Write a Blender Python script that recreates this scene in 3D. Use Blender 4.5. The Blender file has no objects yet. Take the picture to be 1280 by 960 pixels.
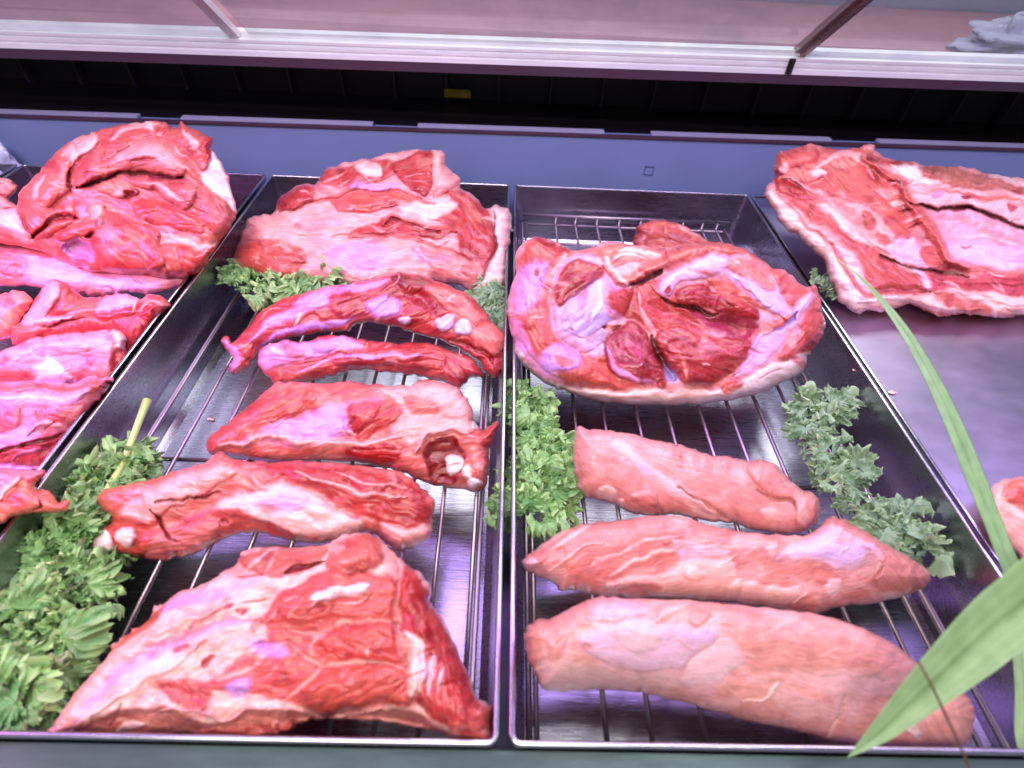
import bpy, bmesh, math, random
import numpy as np
from mathutils import Vector
random.seed(7)
S = bpy.context.scene
COL = S.collection
STEP = 1.25          # vertex spacing of the meat surfaces, in photo pixels

# ------------------------------------------------------------------ camera solve
f_, pi_, ya, ro, cx, cy, cz, TL = 686.787, 0.7719, 0.03267, 0.05574, -0.008, -0.67341, 0.30438, 0.60738
RZ, TW, GAP, RK = 0.08, 0.30, 0.004, 0.037      # rim height, tray width, gap, rack height
Fv = np.array([math.sin(ya)*math.cos(pi_), math.cos(ya)*math.cos(pi_), -math.sin(pi_)])
R0 = np.array([math.cos(ya), -math.sin(ya), 0.0]); U0 = np.cross(R0, Fv)
Rv = R0*math.cos(ro)+U0*math.sin(ro); Uv = -R0*math.sin(ro)+U0*math.cos(ro)
CP = np.array([cx, cy, cz+RZ])
def ray(x, y):
    x = np.asarray(x, float); y = np.asarray(y, float)
    return Fv + Rv*((x-640)/f_)[..., None] + Uv*((480-y)/f_)[..., None]
def on_z(x, y, Z):
    d = ray(x, y); return CP + d*((Z-CP[2])/d[..., 2])[..., None]
def on_y(x, y, Y):
    d = ray(x, y); return CP + d*((Y-CP[1])/d[..., 1])[..., None]
def on_d(x, y, D):
    return CP + ray(x, y)*D
def on_pl(x, y, P0, n):
    d = ray(x, y); t = ((P0-CP)@n)/(d@n); return CP + d*t[..., None]

# ------------------------------------------------------------------ noise
def _h(ix, iy, s):
    n = (ix.astype(np.int64)*374761393 + iy.astype(np.int64)*668265263 + s*982451653) & 0xffffffff
    n = ((n ^ (n >> 13))*1274126177) & 0xffffffff
    return (n ^ (n >> 16)) & 0xffffffff
def perlin(x, y, s=0):
    x = np.asarray(x, float); y = np.asarray(y, float)
    ix = np.floor(x); iy = np.floor(y); fx = x-ix; fy = y-iy
    u = fx*fx*fx*(fx*(fx*6-15)+10); v = fy*fy*fy*(fy*(fy*6-15)+10)
    def g(dx, dy):
        a = _h(ix+dx, iy+dy, s)*(2*math.pi/4294967296.0)
        return np.cos(a)*(fx-dx)+np.sin(a)*(fy-dy)
    return 1.5*((g(0, 0)*(1-u)+g(1, 0)*u)*(1-v)+(g(0, 1)*(1-u)+g(1, 1)*u)*v)
def fbm(x, y, s=0, o=3):
    r = 0; a = 1
    for k in range(o):
        r = r+a*perlin(x*2**k, y*2**k, s+k*17); a *= .5
    return r
def sst(a, b, x):
    t = np.clip((x-a)/(b-a), 0, 1); return t*t*(3-2*t)

def smooth(pts, closed=True, k=4):
    p = np.array(pts, float); n = len(p); out = []
    rng = range(n) if closed else range(n-1)
    for i in rng:
        if closed: a, b, c, d = p[i-1], p[i], p[(i+1) % n], p[(i+2) % n]
        else: a, b, c, d = p[max(i-1, 0)], p[i], p[i+1], p[min(i+2, n-1)]
        for j in range(k):
            t = j/k
            out.append(.5*((2*b)+(-a+c)*t+(2*a-5*b+4*c-d)*t*t+(-a+3*b-3*c+d)*t**3))
    if not closed: out.append(p[-1])
    return np.array(out)
def seg_dist(x, y, poly, closed=True, nearest=False):
    A = poly; B = np.roll(poly, -1, 0) if closed else poly[1:]
    if not closed: A = poly[:-1]
    best = np.full(x.shape, 1e9); bt = np.zeros(x.shape); bx = np.zeros(x.shape); by = np.zeros(x.shape)
    m = len(A)
    for i in range(m):
        ax, ay = A[i]; dx, dy = B[i]-A[i]; L = dx*dx+dy*dy+1e-9
        t = np.clip(((x-ax)*dx+(y-ay)*dy)/L, 0, 1)
        qx = ax+t*dx; qy = ay+t*dy
        d = (x-qx)**2+(y-qy)**2
        w = d < best
        best = np.where(w, d, best); bt = np.where(w, (i+t)/m, bt)
        if nearest: bx = np.where(w, qx, bx); by = np.where(w, qy, by)
    return (np.sqrt(best), bt, bx, by) if nearest else (np.sqrt(best), bt)
def inside(x, y, poly):
    r = np.zeros(x.shape, bool); n = len(poly)
    for i in range(n):
        x0, y0 = poly[i-1]; x1, y1 = poly[i]
        if y0 == y1: continue
        c = ((y0 > y) != (y1 > y)) & (x < (x1-x0)*(y-y0)/(y1-y0)+x0)
        r ^= c
    return r
def q(ox, oy, s, pts):                       # crop coordinates -> photo pixels
    return [(ox+a/s, oy+b/s) for a, b in pts]

# ------------------------------------------------------------------ materials
def lin(r, g, b): return tuple(((c/255)/12.92 if c/255 <= .04045 else ((c/255+.055)/1.055)**2.4) for c in (r, g, b))
class NT:
    def __init__(s, name):
        s.m = bpy.data.materials.new(name); s.m.use_nodes = True; s.t = s.m.node_tree
        s.b = s.t.nodes['Principled BSDF']; s.o = s.t.nodes['Material Output']
    def n(s, ty, **k):
        nd = s.t.nodes.new(ty)
        for a, v in k.items():
            if a in nd.inputs.keys(): nd.inputs[a].default_value = v
            else: setattr(nd, a, v)
        return nd
    def l(s, a, b): s.t.links.new(a, b)
    def p(s, **k):
        for a, v in k.items(): s.b.inputs[a.replace('_', ' ')].default_value = v
def metal(name, col, rough, sc=(1, 1, 1), amt=.12, bump=.05, metallic=1.0, spots=0.0, nscale=40):
    t = NT(name); t.p(Metallic=metallic, Roughness=rough)
    tc = t.n('ShaderNodeTexCoord'); mp = t.n('ShaderNodeMapping'); mp.inputs['Scale'].default_value = sc
    t.l(tc.outputs['Object'], mp.inputs['Vector'])
    nz = t.n('ShaderNodeTexNoise', Scale=nscale, Detail=6.0, Roughness=.65); t.l(mp.outputs[0], nz.inputs['Vector'])
    n2 = t.n('ShaderNodeTexNoise', Scale=9.0, Detail=5.0, Roughness=.6); t.l(tc.outputs['Object'], n2.inputs['Vector'])
    mr = t.n('ShaderNodeMapRange'); mr.inputs[1].default_value = .3; mr.inputs[2].default_value = .7
    mr.inputs[3].default_value = max(.03, rough-amt); mr.inputs[4].default_value = rough+amt
    ad = t.n('ShaderNodeMath', operation='MULTIPLY_ADD'); ad.inputs[1].default_value = .5
    t.l(nz.outputs[0], ad.inputs[0]); 
    m5 = t.n('ShaderNodeMath', operation='MULTIPLY'); m5.inputs[1].default_value = .5; t.l(n2.outputs[0], m5.inputs[0]); t.l(m5.outputs[0], ad.inputs[2])
    t.l(ad.outputs[0], mr.inputs[0]); t.l(mr.outputs[0], t.b.inputs['Roughness'])
    cr = t.n('ShaderNodeMixRGB'); cr.inputs[1].default_value = tuple(c*.72 for c in col)+(1,); cr.inputs[2].default_value = tuple(min(1, c*1.2) for c in col)+(1,)
    t.l(ad.outputs[0], cr.inputs[0]); t.l(cr.outputs[0], t.b.inputs['Base Color'])
    bp = t.n('ShaderNodeBump', Strength=bump, Distance=.001); t.l(nz.outputs[0], bp.inputs['Height']); t.l(bp.outputs[0], t.b.inputs['Normal'])
    return t.m
def plain(name, col, rough=.5, nscale=60, var=.15, bump=.1, spec=.5, metallic=0.0):
    t = NT(name); t.p(Roughness=rough, Metallic=metallic); t.b.inputs['Specular IOR Level'].default_value = spec
    tc = t.n('ShaderNodeTexCoord'); nz = t.n('ShaderNodeTexNoise', Scale=nscale, Detail=5.0); t.l(tc.outputs['Object'], nz.inputs['Vector'])
    cr = t.n('ShaderNodeMixRGB'); cr.inputs[1].default_value = tuple(c*(1-var) for c in col)+(1,); cr.inputs[2].default_value = tuple(min(1, c*(1+var)) for c in col)+(1,)
    t.l(nz.outputs[0], cr.inputs[0]); t.l(cr.outputs[0], t.b.inputs['Base Color'])
    bp = t.n('ShaderNodeBump', Strength=bump, Distance=.001); t.l(nz.outputs[0], bp.inputs['Height']); t.l(bp.outputs[0], t.b.inputs['Normal'])
    return t.m
def meat_mat():
    t = NT('raw_meat'); t.p(Roughness=.42, Subsurface_Weight=.15, Subsurface_Scale=.004, Coat_Weight=.6, Coat_Roughness=.06, Specular_IOR_Level=.24)
    t.b.inputs['Subsurface Radius'].default_value = (1, .3, .25)
    at = t.n('ShaderNodeAttribute', attribute_name='Col'); fb = t.n('ShaderNodeAttribute', attribute_name='fib')
    tc = t.n('ShaderNodeTexCoord')
    n1 = t.n('ShaderNodeTexNoise', Scale=1.0, Detail=4.0, Roughness=.6); t.l(fb.outputs['Vector'], n1.inputs['Vector'])
    n2 = t.n('ShaderNodeTexNoise', Scale=420.0, Detail=4.0, Roughness=.6); t.l(tc.outputs['Object'], n2.inputs['Vector'])
    mr = t.n('ShaderNodeMapRange'); mr.inputs[1].default_value = .25; mr.inputs[2].default_value = .75; mr.inputs[3].default_value = .80; mr.inputs[4].default_value = 1.2
    n3 = t.n('ShaderNodeTexNoise', Scale=900.0, Detail=3.0, Roughness=.6); t.l(tc.outputs['Object'], n3.inputs['Vector'])
    na = t.n('ShaderNodeMath', operation='MULTIPLY_ADD'); na.inputs[1].default_value = .45; t.l(n3.outputs[0], na.inputs[0])
    nb = t.n('ShaderNodeMath', operation='MULTIPLY_ADD'); nb.inputs[1].default_value = .75; nb.inputs[2].default_value = -.1; t.l(n1.outputs[0], nb.inputs[0]); t.l(nb.outputs[0], na.inputs[2])
    t.l(na.outputs[0], mr.inputs[0])
    mx = t.n('ShaderNodeVectorMath', operation='SCALE'); t.l(at.outputs['Color'], mx.inputs[0]); t.l(mr.outputs[0], mx.inputs['Scale'])
    t.l(mx.outputs[0], t.b.inputs['Base Color'])
    rr = t.n('ShaderNodeMapRange'); rr.inputs[1].default_value = .3; rr.inputs[2].default_value = .7; rr.inputs[3].default_value = .26; rr.inputs[4].default_value = .5
    t.l(n2.outputs[0], rr.inputs[0]); t.l(rr.outputs[0], t.b.inputs['Roughness'])
    ad = t.n('ShaderNodeMath', operation='ADD'); t.l(na.outputs[0], ad.inputs[0]); t.l(n2.outputs[0], ad.inputs[1])
    bp = t.n('ShaderNodeBump', Strength=.42, Distance=.0008); t.l(ad.outputs[0], bp.inputs['Height'])
    t.l(bp.outputs[0], t.b.inputs['Normal']); t.l(bp.outputs[0], t.b.inputs['Coat Normal'])
    return t.m
def leaf_mat(name, dark, light, rough=.45):
    t = NT(name); t.p(Roughness=rough)
    at = t.n('ShaderNodeAttribute', attribute_name='Col'); tc = t.n('ShaderNodeTexCoord')
    nz = t.n('ShaderNodeTexNoise', Scale=160.0, Detail=5.0); t.l(tc.outputs['Object'], nz.inputs['Vector'])
    ad = t.n('ShaderNodeMath', operation='MULTIPLY_ADD'); ad.inputs[1].default_value = .5; ad.inputs[2].default_value = -.25
    t.l(nz.outputs[0], ad.inputs[0]); a2 = t.n('ShaderNodeMath', operation='ADD', use_clamp=True); t.l(ad.outputs[0], a2.inputs[0]); t.l(at.outputs['Fac'], a2.inputs[1])
    cr = t.n('ShaderNodeMixRGB'); cr.inputs[1].default_value = dark+(1,); cr.inputs[2].default_value = light+(1,)
    t.l(a2.outputs[0], cr.inputs[0]); t.l(cr.outputs[0], t.b.inputs['Base Color'])
    bp = t.n('ShaderNodeBump', Strength=.35, Distance=.001); t.l(nz.outputs[0], bp.inputs['Height']); t.l(bp.outputs[0], t.b.inputs['Normal'])
    tr = t.n('ShaderNodeBsdfTranslucent'); t.l(cr.outputs[0], tr.inputs[0])
    ms = t.n('ShaderNodeMixShader'); ms.inputs[0].default_value = .25
    t.l(t.b.outputs[0], ms.inputs[1]); t.l(tr.outputs[0], ms.inputs[2]); t.l(ms.outputs[0], t.o.inputs[0])
    return t.m
def glass_mat():
    t = NT('clear_glass')
    gl = t.n('ShaderNodeBsdfGlossy', Roughness=.03); gl.inputs[0].default_value = (1, 1, 1, 1)
    tr = t.n('ShaderNodeBsdfTransparent'); tr.inputs[0].default_value = (.9, .92, .93, 1)
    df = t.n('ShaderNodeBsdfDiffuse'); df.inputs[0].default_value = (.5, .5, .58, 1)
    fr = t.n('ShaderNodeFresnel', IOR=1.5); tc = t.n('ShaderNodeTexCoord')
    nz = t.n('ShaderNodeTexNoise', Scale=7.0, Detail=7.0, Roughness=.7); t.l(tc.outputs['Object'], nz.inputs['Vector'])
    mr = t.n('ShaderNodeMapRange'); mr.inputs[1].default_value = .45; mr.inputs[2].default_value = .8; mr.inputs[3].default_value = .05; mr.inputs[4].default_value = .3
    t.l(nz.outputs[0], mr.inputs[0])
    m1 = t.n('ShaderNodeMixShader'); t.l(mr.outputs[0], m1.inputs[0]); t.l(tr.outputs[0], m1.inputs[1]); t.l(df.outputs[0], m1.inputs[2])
    m2 = t.n('ShaderNodeMixShader'); ge = t.n('ShaderNodeNewGeometry'); iv = t.n('ShaderNodeMath', operation='SUBTRACT'); iv.inputs[0].default_value = 1.0; t.l(ge.outputs['Backfacing'], iv.inputs[1])
    ml = t.n('ShaderNodeMath', operation='MULTIPLY'); t.l(fr.outputs[0], ml.inputs[0]); t.l(iv.outputs[0], ml.inputs[1]); t.l(ml.outputs[0], m2.inputs[0]); t.l(m1.outputs[0], m2.inputs[1]); t.l(gl.outputs[0], m2.inputs[2])
    t.l(m2.outputs[0], t.o.inputs[0]); return t.m

M_TRAY = metal('tray_steel', (.40, .385, .47), .27, (1, 14, 14), .1, .12)
M_RIM = metal('rim_steel', (.52, .50, .56), .22, (1, 3, 3), .08, .05)
M_WIRE = metal('wire_steel', (.40, .32, .36), .38, (1, 1, 1), .1, .25, nscale=160)
M_PAN = metal('pan_steel', (.55, .48, .64), .36, (1, 2, 1), .05, .06)
M_BLUE = plain('blue_panel', (.14, .185, .34), .38, 12, .12, .03)
M_BLACK = plain('black_recess', (.007, .005, .008), .5, 30, .4, .1)
M_MAROON = plain('maroon_trim', (.05, .02, .04), .45, 30, .3, .1)
M_ALU = metal('white_aluminium', (.80, .80, .78), .55, (1, 6, 6), .1, .04, metallic=.25)
M_STRIP = plain('pale_strip', (.27, .26, .38), .5, 30, .15, .05)
M_COUNTER = plain('counter_board', (.42, .23, .26), .4, 8, .25, .05)
M_DARKROOM = plain('room_wall', (.22, .25, .29), .6, 6, .4, .05)
M_SILL = metal('front_sill', (.10, .15, .14), .2, (1, 8, 8), .08, .05, metallic=.5)
M_DECK = metal('deck_steel', (.10, .10, .12), .35)
M_TOWEL = plain('towel_cloth', (.34, .36, .42), .9, 300, .25, .8)
M_MEAT = meat_mat()
M_KALE = leaf_mat('kale_leaf', (.08, .27, .09), (.56, .80, .32))
M_KALEB = leaf_mat('kale_leaf_bluish', (.11, .24, .15), (.52, .68, .38))
M_STEM = plain('kale_stem', (.42, .54, .17), .4, 90, .2, .2)
M_GRASS = leaf_mat('blade_leaf', (.14, .30, .10), (.50, .68, .36), .35)
M_DEADST = plain('red_stem', (.12, .05, .03), .5)
M_GLASS = glass_mat()
M_YEL = plain('yellow_reflection', (.38, .32, .02), .6, 70, .8)
M_BAG = plain('plastic_bag', (.45, .47, .62), .3, 40, .15, .4)

# ------------------------------------------------------------------ object helpers
def link(o): COL.objects.link(o); return o
def mesh_obj(name, verts, faces, mat, parent=None, smooth_=False, loc=None):
    me = bpy.data.meshes.new(name); me.from_pydata([tuple(map(float, v)) for v in verts], [], faces); me.materials.append(mat)
    if smooth_: me.polygons.foreach_set('use_smooth', [True]*len(me.polygons))
    me.update(); o = link(bpy.data.objects.new(name, me)); o.parent = parent; return o
def empty(name, loc, label, cat, group=None):
    o = link(bpy.data.objects.new(name, None)); o.location = loc; o.empty_display_size = .02
    tag(o, label, cat, group); return o
def tag(o, label, cat, group=None):
    o['label'] = label; o['category'] = cat
    if group: o['group'] = group
    return o
class MB:
    def __init__(s): s.v = []; s.f = []
    def box(s, x0, x1, y0, y1, z0, z1):
        b = len(s.v)
        s.v += [(x, y, z) for z in (z0, z1) for x, y in ((x0, y0), (x1, y0), (x1, y1), (x0, y1))]
        s.f += [tuple(b+i for i in f) for f in ((3, 2, 1, 0), (4, 5, 6, 7), (0, 1, 5, 4), (1, 2, 6, 5), (2, 3, 7, 6), (3, 0, 4, 7))]
    def tube(s, pts, r, n=10, caps=True):
        b = len(s.v); P = [Vector(p) for p in pts]; k = len(P)
        rr = r if isinstance(r, (list, tuple)) else [r]*k
        for i, p in enumerate(P):
            t = (P[min(i+1, k-1)]-P[max(i-1, 0)]).normalized()
            up = Vector((0, 0, 1)) if abs(t.z) < .9 else Vector((1, 0, 0))
            a = t.cross(up).normalized(); c = t.cross(a)
            for j in range(n):
                an = 2*math.pi*j/n; s.v.append(tuple(p+(a*math.cos(an)+c*math.sin(an))*rr[i]))
        for i in range(k-1):
            for j in range(n):
                s.f.append((b+i*n+j, b+i*n+(j+1) % n, b+(i+1)*n+(j+1) % n, b+(i+1)*n+j))
        if caps: s.f.append(tuple(b+j for j in range(n))[::-1]); s.f.append(tuple(b+(k-1)*n+j for j in range(n)))
    def build(s, name, mat, parent=None, smooth_=False, bevel=0, auto=False):
        o = mesh_obj(name, s.v, s.f, mat, parent, smooth_)
        if parent is not None:
            off = Vector(parent.location)
            for v in o.data.vertices: v.co -= off
        if bevel:
            m = o.modifiers.new('bevel', 'BEVEL'); m.width = bevel; m.segments = 2; m.limit_method = 'ANGLE'
        return o

# ------------------------------------------------------------------ meat sculpting
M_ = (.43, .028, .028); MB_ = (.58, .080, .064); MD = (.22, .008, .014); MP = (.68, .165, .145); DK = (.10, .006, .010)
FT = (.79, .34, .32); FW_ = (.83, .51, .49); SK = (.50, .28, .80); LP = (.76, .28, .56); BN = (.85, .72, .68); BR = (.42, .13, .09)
def P(pts, col=None, h=0, r=14, soft=3, ang=None, a=1.0, fr=.5): return dict(k='P', p=pts, col=col, h=h, r=r, soft=soft, ang=ang, a=a, fr=fr)
def L(pts, w, col=None, h=0, soft=1.5, a=1.0, taper=True): return dict(k='L', p=pts, w=w, col=col, h=h, soft=soft, a=a, taper=taper)
def O(x, y, rx, ry, col=BN, h=.003, rot=0):
    pts = []
    for i in range(10):
        t = i*math.pi/5; k = 1+.1*math.sin(3*t+x); c, s_ = math.cos(t)*rx*k, math.sin(t)*ry*k
        cr, sr = math.cos(rot), math.sin(rot); pts.append((x+c*cr-s_*sr, y+c*sr+s_*cr))
    return P(pts, col, h, min(rx, ry)*.8, 1.2)
_seed = [11]
def meat(name, label, cat, group, outline, zn, tilt, T, R, base, feats, ang=0, base2=None, back=.03, rough=1.0, marb=.35, blot=.35,
         floor=RK+.002, wob=1.6, streak=.5, parent=None, tint=None, even=0, evc=(.72, .27, .25)):
    """one lump of meat: outline -> closed solid with a sculpted face and an underside that sits on the rack"""
    _seed[0] += 7; sd = _seed[0]
    ol = smooth(outline, True, 5)
    w1 = perlin(ol[:, 0]/9, ol[:, 1]/9, sd)*wob*1.4; w2 = perlin(ol[:, 0]/9, ol[:, 1]/9, sd+3)*wob*1.4
    w3 = perlin(ol[:, 0]/3.2, ol[:, 1]/3.2, sd+5)*wob*.7
    ol = ol+np.stack([w1+w3, w2+w3], 1)
    x0, y0 = ol.min(0)-2; x1, y1 = ol.max(0)+2
    nx = int((x1-x0)/STEP)+2; ny = int((y1-y0)/STEP)+2
    gx, gy = np.meshgrid(x0+np.arange(nx)*STEP, y0+np.arange(ny)*STEP)
    ins = inside(gx, gy, ol)
    vm = ins.copy()
    cell = vm[:-1, :-1] & vm[1:, :-1] & vm[:-1, 1:] & vm[1:, 1:]
    used = np.zeros_like(vm)
    for a in (0, 1):
        for b in (0, 1): used[a:ny-1+a, b:nx-1+b] |= cell
    full = np.zeros_like(vm)
    full[1:-1, 1:-1] = cell[:-1, :-1] & cell[1:, :-1] & cell[:-1, 1:] & cell[1:, 1:]
    idx = -np.ones(vm.shape, int); n = used.sum(); idx[used] = np.arange(n)
    X = gx[used]; Y = gy[used]; edge = ~full[used]
    d, _, bx, by = seg_dist(X, Y, ol, True, True)
    X = np.where(edge, bx, X); Y = np.where(edge, by, Y); d = np.where(edge, 0, d)
    # ---- height and colour
    k = np.sqrt(np.clip(1-(1-np.clip(d/R, 0, 1))**2, 0, 1)); edgefade = sst(0, 7, d)
    H = T*k
    lx = X+fbm(X/40, Y/40, sd+1, 2)*5; ly = Y+fbm(X/40, Y/40, sd+21, 2)*5
    wx = lx+fbm(X/10, Y/10, sd+2, 2)*1.3
    wy = ly+fbm(X/10, Y/10, sd+22, 2)*1.3
    C = np.tile(np.array(base, float), (n, 1))
    A = np.full(n, math.radians(ang))
    if base2 is not None:
        t = sst(-.15, .25, fbm(X/48, Y/30, sd+31)); C = C*(1-t[:, None])+np.array(base2)*t[:, None]
    # explicit colours a little more saturated where they are muscle
    rnd = random.Random(sd); extra = []
    for _ in range(int(ins.sum()*STEP*STEP/1300*rough)):
        ax_, ay_ = rnd.uniform(x0, x1), rnd.uniform(y0, y1); aa = math.radians(ang)+rnd.gauss(0, .45); ln = rnd.uniform(7, 34); bn = rnd.uniform(-.5, .5)
        pts_ = [(ax_+math.cos(aa+bn*t)*ln*t, ay_+math.sin(aa+bn*t)*ln*t) for t in (-.5, 0, .5)]
        kind = rnd.random()
        if kind < .5: extra.append(L(pts_, rnd.uniform(1.6, 4.2), FT if rnd.random() < .7 else FW_, rnd.uniform(0, .0011), 1.2, rnd.uniform(.35, .85)))
        elif kind < .8: extra.append(L(pts_, rnd.uniform(1.6, 4.5), M_ if rnd.random() < .6 else MD, -rnd.uniform(.0004, .0022), 1.3, rnd.uniform(.3, .75)))
        else:
            rr_ = rnd.uniform(3, 9); extra.append(dict(O(ax_, ay_, rr_*1.8, rr_*.8, FT if rnd.random() < .5 else MB_, rnd.uniform(0, .001), aa), a=rnd.uniform(.3, .7), soft=2.5))
    for ft in list(feats)+extra:
        p = smooth(ft['p'], ft['k'] == 'P', 4)
        pad = (ft.get('w', 0)+14)
        m = (X > p[:, 0].min()-pad) & (X < p[:, 0].max()+pad) & (Y > p[:, 1].min()-pad) & (Y < p[:, 1].max()+pad)
        if not m.any(): continue
        xx, yy = wx[m], wy[m]
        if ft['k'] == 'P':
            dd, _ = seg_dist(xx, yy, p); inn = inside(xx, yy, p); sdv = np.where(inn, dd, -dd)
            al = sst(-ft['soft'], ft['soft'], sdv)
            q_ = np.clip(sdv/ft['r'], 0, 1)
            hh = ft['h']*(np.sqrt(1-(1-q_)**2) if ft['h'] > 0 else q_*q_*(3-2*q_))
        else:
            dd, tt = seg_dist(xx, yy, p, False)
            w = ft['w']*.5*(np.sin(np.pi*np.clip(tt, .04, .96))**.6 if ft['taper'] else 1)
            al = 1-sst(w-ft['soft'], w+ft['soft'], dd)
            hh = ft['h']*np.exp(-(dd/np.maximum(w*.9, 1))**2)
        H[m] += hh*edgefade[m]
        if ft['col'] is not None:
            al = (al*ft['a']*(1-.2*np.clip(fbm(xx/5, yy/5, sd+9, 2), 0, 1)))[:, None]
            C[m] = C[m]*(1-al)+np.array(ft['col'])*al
        if ft.get('ang') is not None:
            A[m] = np.where(al.ravel() > .5, math.radians(ft['ang']), A[m])
    # ---- fibre coordinates
    ca, sa = np.cos(A), np.sin(A)
    s_ = lx*ca+ly*sa; t_ = -lx*sa+ly*ca
    fat = sst(.25, .6, C[:, 1]/(C[:, 0]+1e-6))
    mus = 1-fat
    f1 = perlin(s_/22, t_/2.1, sd+40); f2 = perlin(s_/60, t_/7, sd+41); f3 = perlin(s_/11, t_/1.9+3, sd+42)
    fib = .5*f1+.35*f2+.3*f3
    C *= (1+fib*(.34*mus+.08*fat)*1.2)[:, None]
    # marbling: thin fat threads following the fibres and crossing nets
    rd = 1-np.abs(perlin(s_/38, t_/11, sd+50))*5
    mm = (np.clip(rd, 0, 1)*sst(-.1, .35, fbm(X/55, Y/55, sd+51))*marb*mus)[:, None]
    C = C*(1-mm)+np.array((.76, .27, .23))*mm
    rd2 = (np.clip(1-np.abs(perlin(lx/19, ly/12, sd+52)+.3*perlin(X/6, Y/6, sd+53))*9, 0, 1)*sst(0, .4, fbm(X/40, Y/40, sd+54))*marb*.7*mus)[:, None]
    C = C*(1-rd2)+np.array((.72, .22, .19))*rd2
    # streaks of red in the fat, pale streaks in the muscle
    bl = (sst(.12, .5, fbm(s_/40, t_/9, sd+60))*blot*fat*streak*1.9)[:, None]
    C = C*(1-bl)+np.array((.58, .09, .08))*bl
    bl2 = (sst(.2, .6, fbm(wx/16, wy/12, sd+61))*blot*.5*fat)[:, None]
    C = C*(1-bl2)+np.array((.70, .18, .18))*bl2
    ps = (sst(.18, .55, fbm(s_/50, t_/8, sd+62))*blot*mus*.55)[:, None]
    C = C*(1-ps)+np.array((.70, .18, .15))*ps
    dkk = (sst(.25, .6, fbm(X/30, Y/22, sd+63))*.62*mus)[:, None]
    C = C*(1-dkk)+C*np.array((.62, .28, .40))*dkk
    C = np.clip(C*(1+.10*fbm(X/20, Y/20, sd+64))[:, None], .004, .92)
    mk = sst(.42, .12, C[:, 1]/C[:, 0])[:, None]; C = C*(1-mk*np.array((.12, .22, .20)))
    if even: C = C*(1-even)+np.array(evc)*(1+.22*fib+.06*fbm(X/30, Y/30, sd+90))[:, None]*even
    if tint is not None: C = np.clip(C*(1+(np.array(tint)-1)*sst(.65, .45, C[:, 1]/C[:, 0])[:, None]), .004, .86)
    # ---- relief
    lump = fbm(X/50, Y/38, sd+70, 2)*.0030+fbm(s_/26, t_/11, sd+71, 2)*.0009+fbm(X/5, Y/5, sd+72, 2)*.00010
    H += (lump+fib*.00022+np.clip(.18-np.abs(perlin(s_/55, t_/14, sd+73)), 0, 1)*-.0045*mus)*rough*.8*edgefade
    H = np.where(edge, 0, H)
    # ---- place in space
    ylow = outline[int(np.argmax([p_[1] for p_ in outline]))]
    P0 = on_z(np.array(ylow[0]), np.array(ylow[1]), zn)
    nn = np.array([0, -math.sin(math.radians(tilt)), math.cos(math.radians(tilt))])
    B = on_pl(X, Y, P0, nn); D = ray(X, Y); Dn = D/np.linalg.norm(D, axis=1)[:, None]
    top = B-Dn*H[:, None]
    drop = np.maximum((floor-B[:, 2])/Dn[:, 2], 0)          # along the sight line, down to the rack
    bot = B+Dn*(np.minimum(drop, back)*k)[:, None]
    low = bot[:, 2] < floor
    bot[low & ~edge, 2] = floor
    top[:, 2] = np.maximum(top[:, 2], .006)
    it = idx; cells = np.argwhere(cell)
    a = it[cells[:, 0], cells[:, 1]]; b = it[cells[:, 0], cells[:, 1]+1]; c = it[cells[:, 0]+1, cells[:, 1]+1]; e = it[cells[:, 0]+1, cells[:, 1]]
    bi = np.arange(n)+n; bi[edge] = np.arange(n)[edge]
    V = np.concatenate([top, bot]); keep = np.ones(2*n, bool); keep[n:][edge] = False
    remap = np.cumsum(keep)-1
    Fa = np.stack([e, c, b, a], 1); Fb = np.stack([bi[a], bi[b], bi[c], bi[e]], 1)
    allF = remap[np.concatenate([Fa, Fb])]
    V = V[keep]; org = B[:, :].mean(0); org[2] = floor; V = V-org
    Cc = np.concatenate([C, C])[keep]
    fibc = np.stack([s_/16, t_/2.2, np.zeros(n)], 1); fibc = np.concatenate([fibc, fibc+7])[keep]
    me = bpy.data.meshes.new(name)
    me.vertices.add(len(V)); me.vertices.foreach_set('co', V.astype(np.float32).ravel())
    nf = len(allF); me.loops.add(nf*4); me.loops.foreach_set('vertex_index', allF.astype(np.int32).ravel())
    me.polygons.add(nf); me.polygons.foreach_set('loop_start', np.arange(0, nf*4, 4, dtype=np.int32))
    me.polygons.foreach_set('use_smooth', np.ones(nf, bool))
    me.update(calc_edges=True); me.validate()
    ca_ = me.attributes.new('Col', 'FLOAT_COLOR', 'POINT'); ca_.data.foreach_set('color', np.concatenate([Cc, np.ones((len(Cc), 1))], 1).astype(np.float32).ravel())
    fa_ = me.attributes.new('fib', 'FLOAT_VECTOR', 'POINT'); fa_.data.foreach_set('vector', fibc.astype(np.float32).ravel())
    me.materials.append(M_MEAT)
    o = link(bpy.data.objects.new(name, me))
    if parent is None: o.location = org; tag(o, label, cat, group)
    else: o.parent = parent; o.location = Vector(org)-Vector(parent.location)
    return o

# ================================================================== SETTING: the display case
def place(name, label, cat, mb_parts):
    pass
XL, XR = -1.0, 1.25
case = empty('display_case', (0, 0, 0), 'refrigerated meat display case with blue back panel, black recess and white door rail', 'display case')
b = MB(); b.box(XL, XR, -TL-.25, .028, -.06, 0.0); b.build('deck', M_DECK, case)
b = MB(); b.box(XL, XR, .03, .05, 0.002, .1405); pan = b.build('back_panel', M_BLUE, case, bevel=.002)
zl = lambda px, py, Y=.03: on_y(np.array(float(px)), np.array(float(py)), Y)
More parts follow.
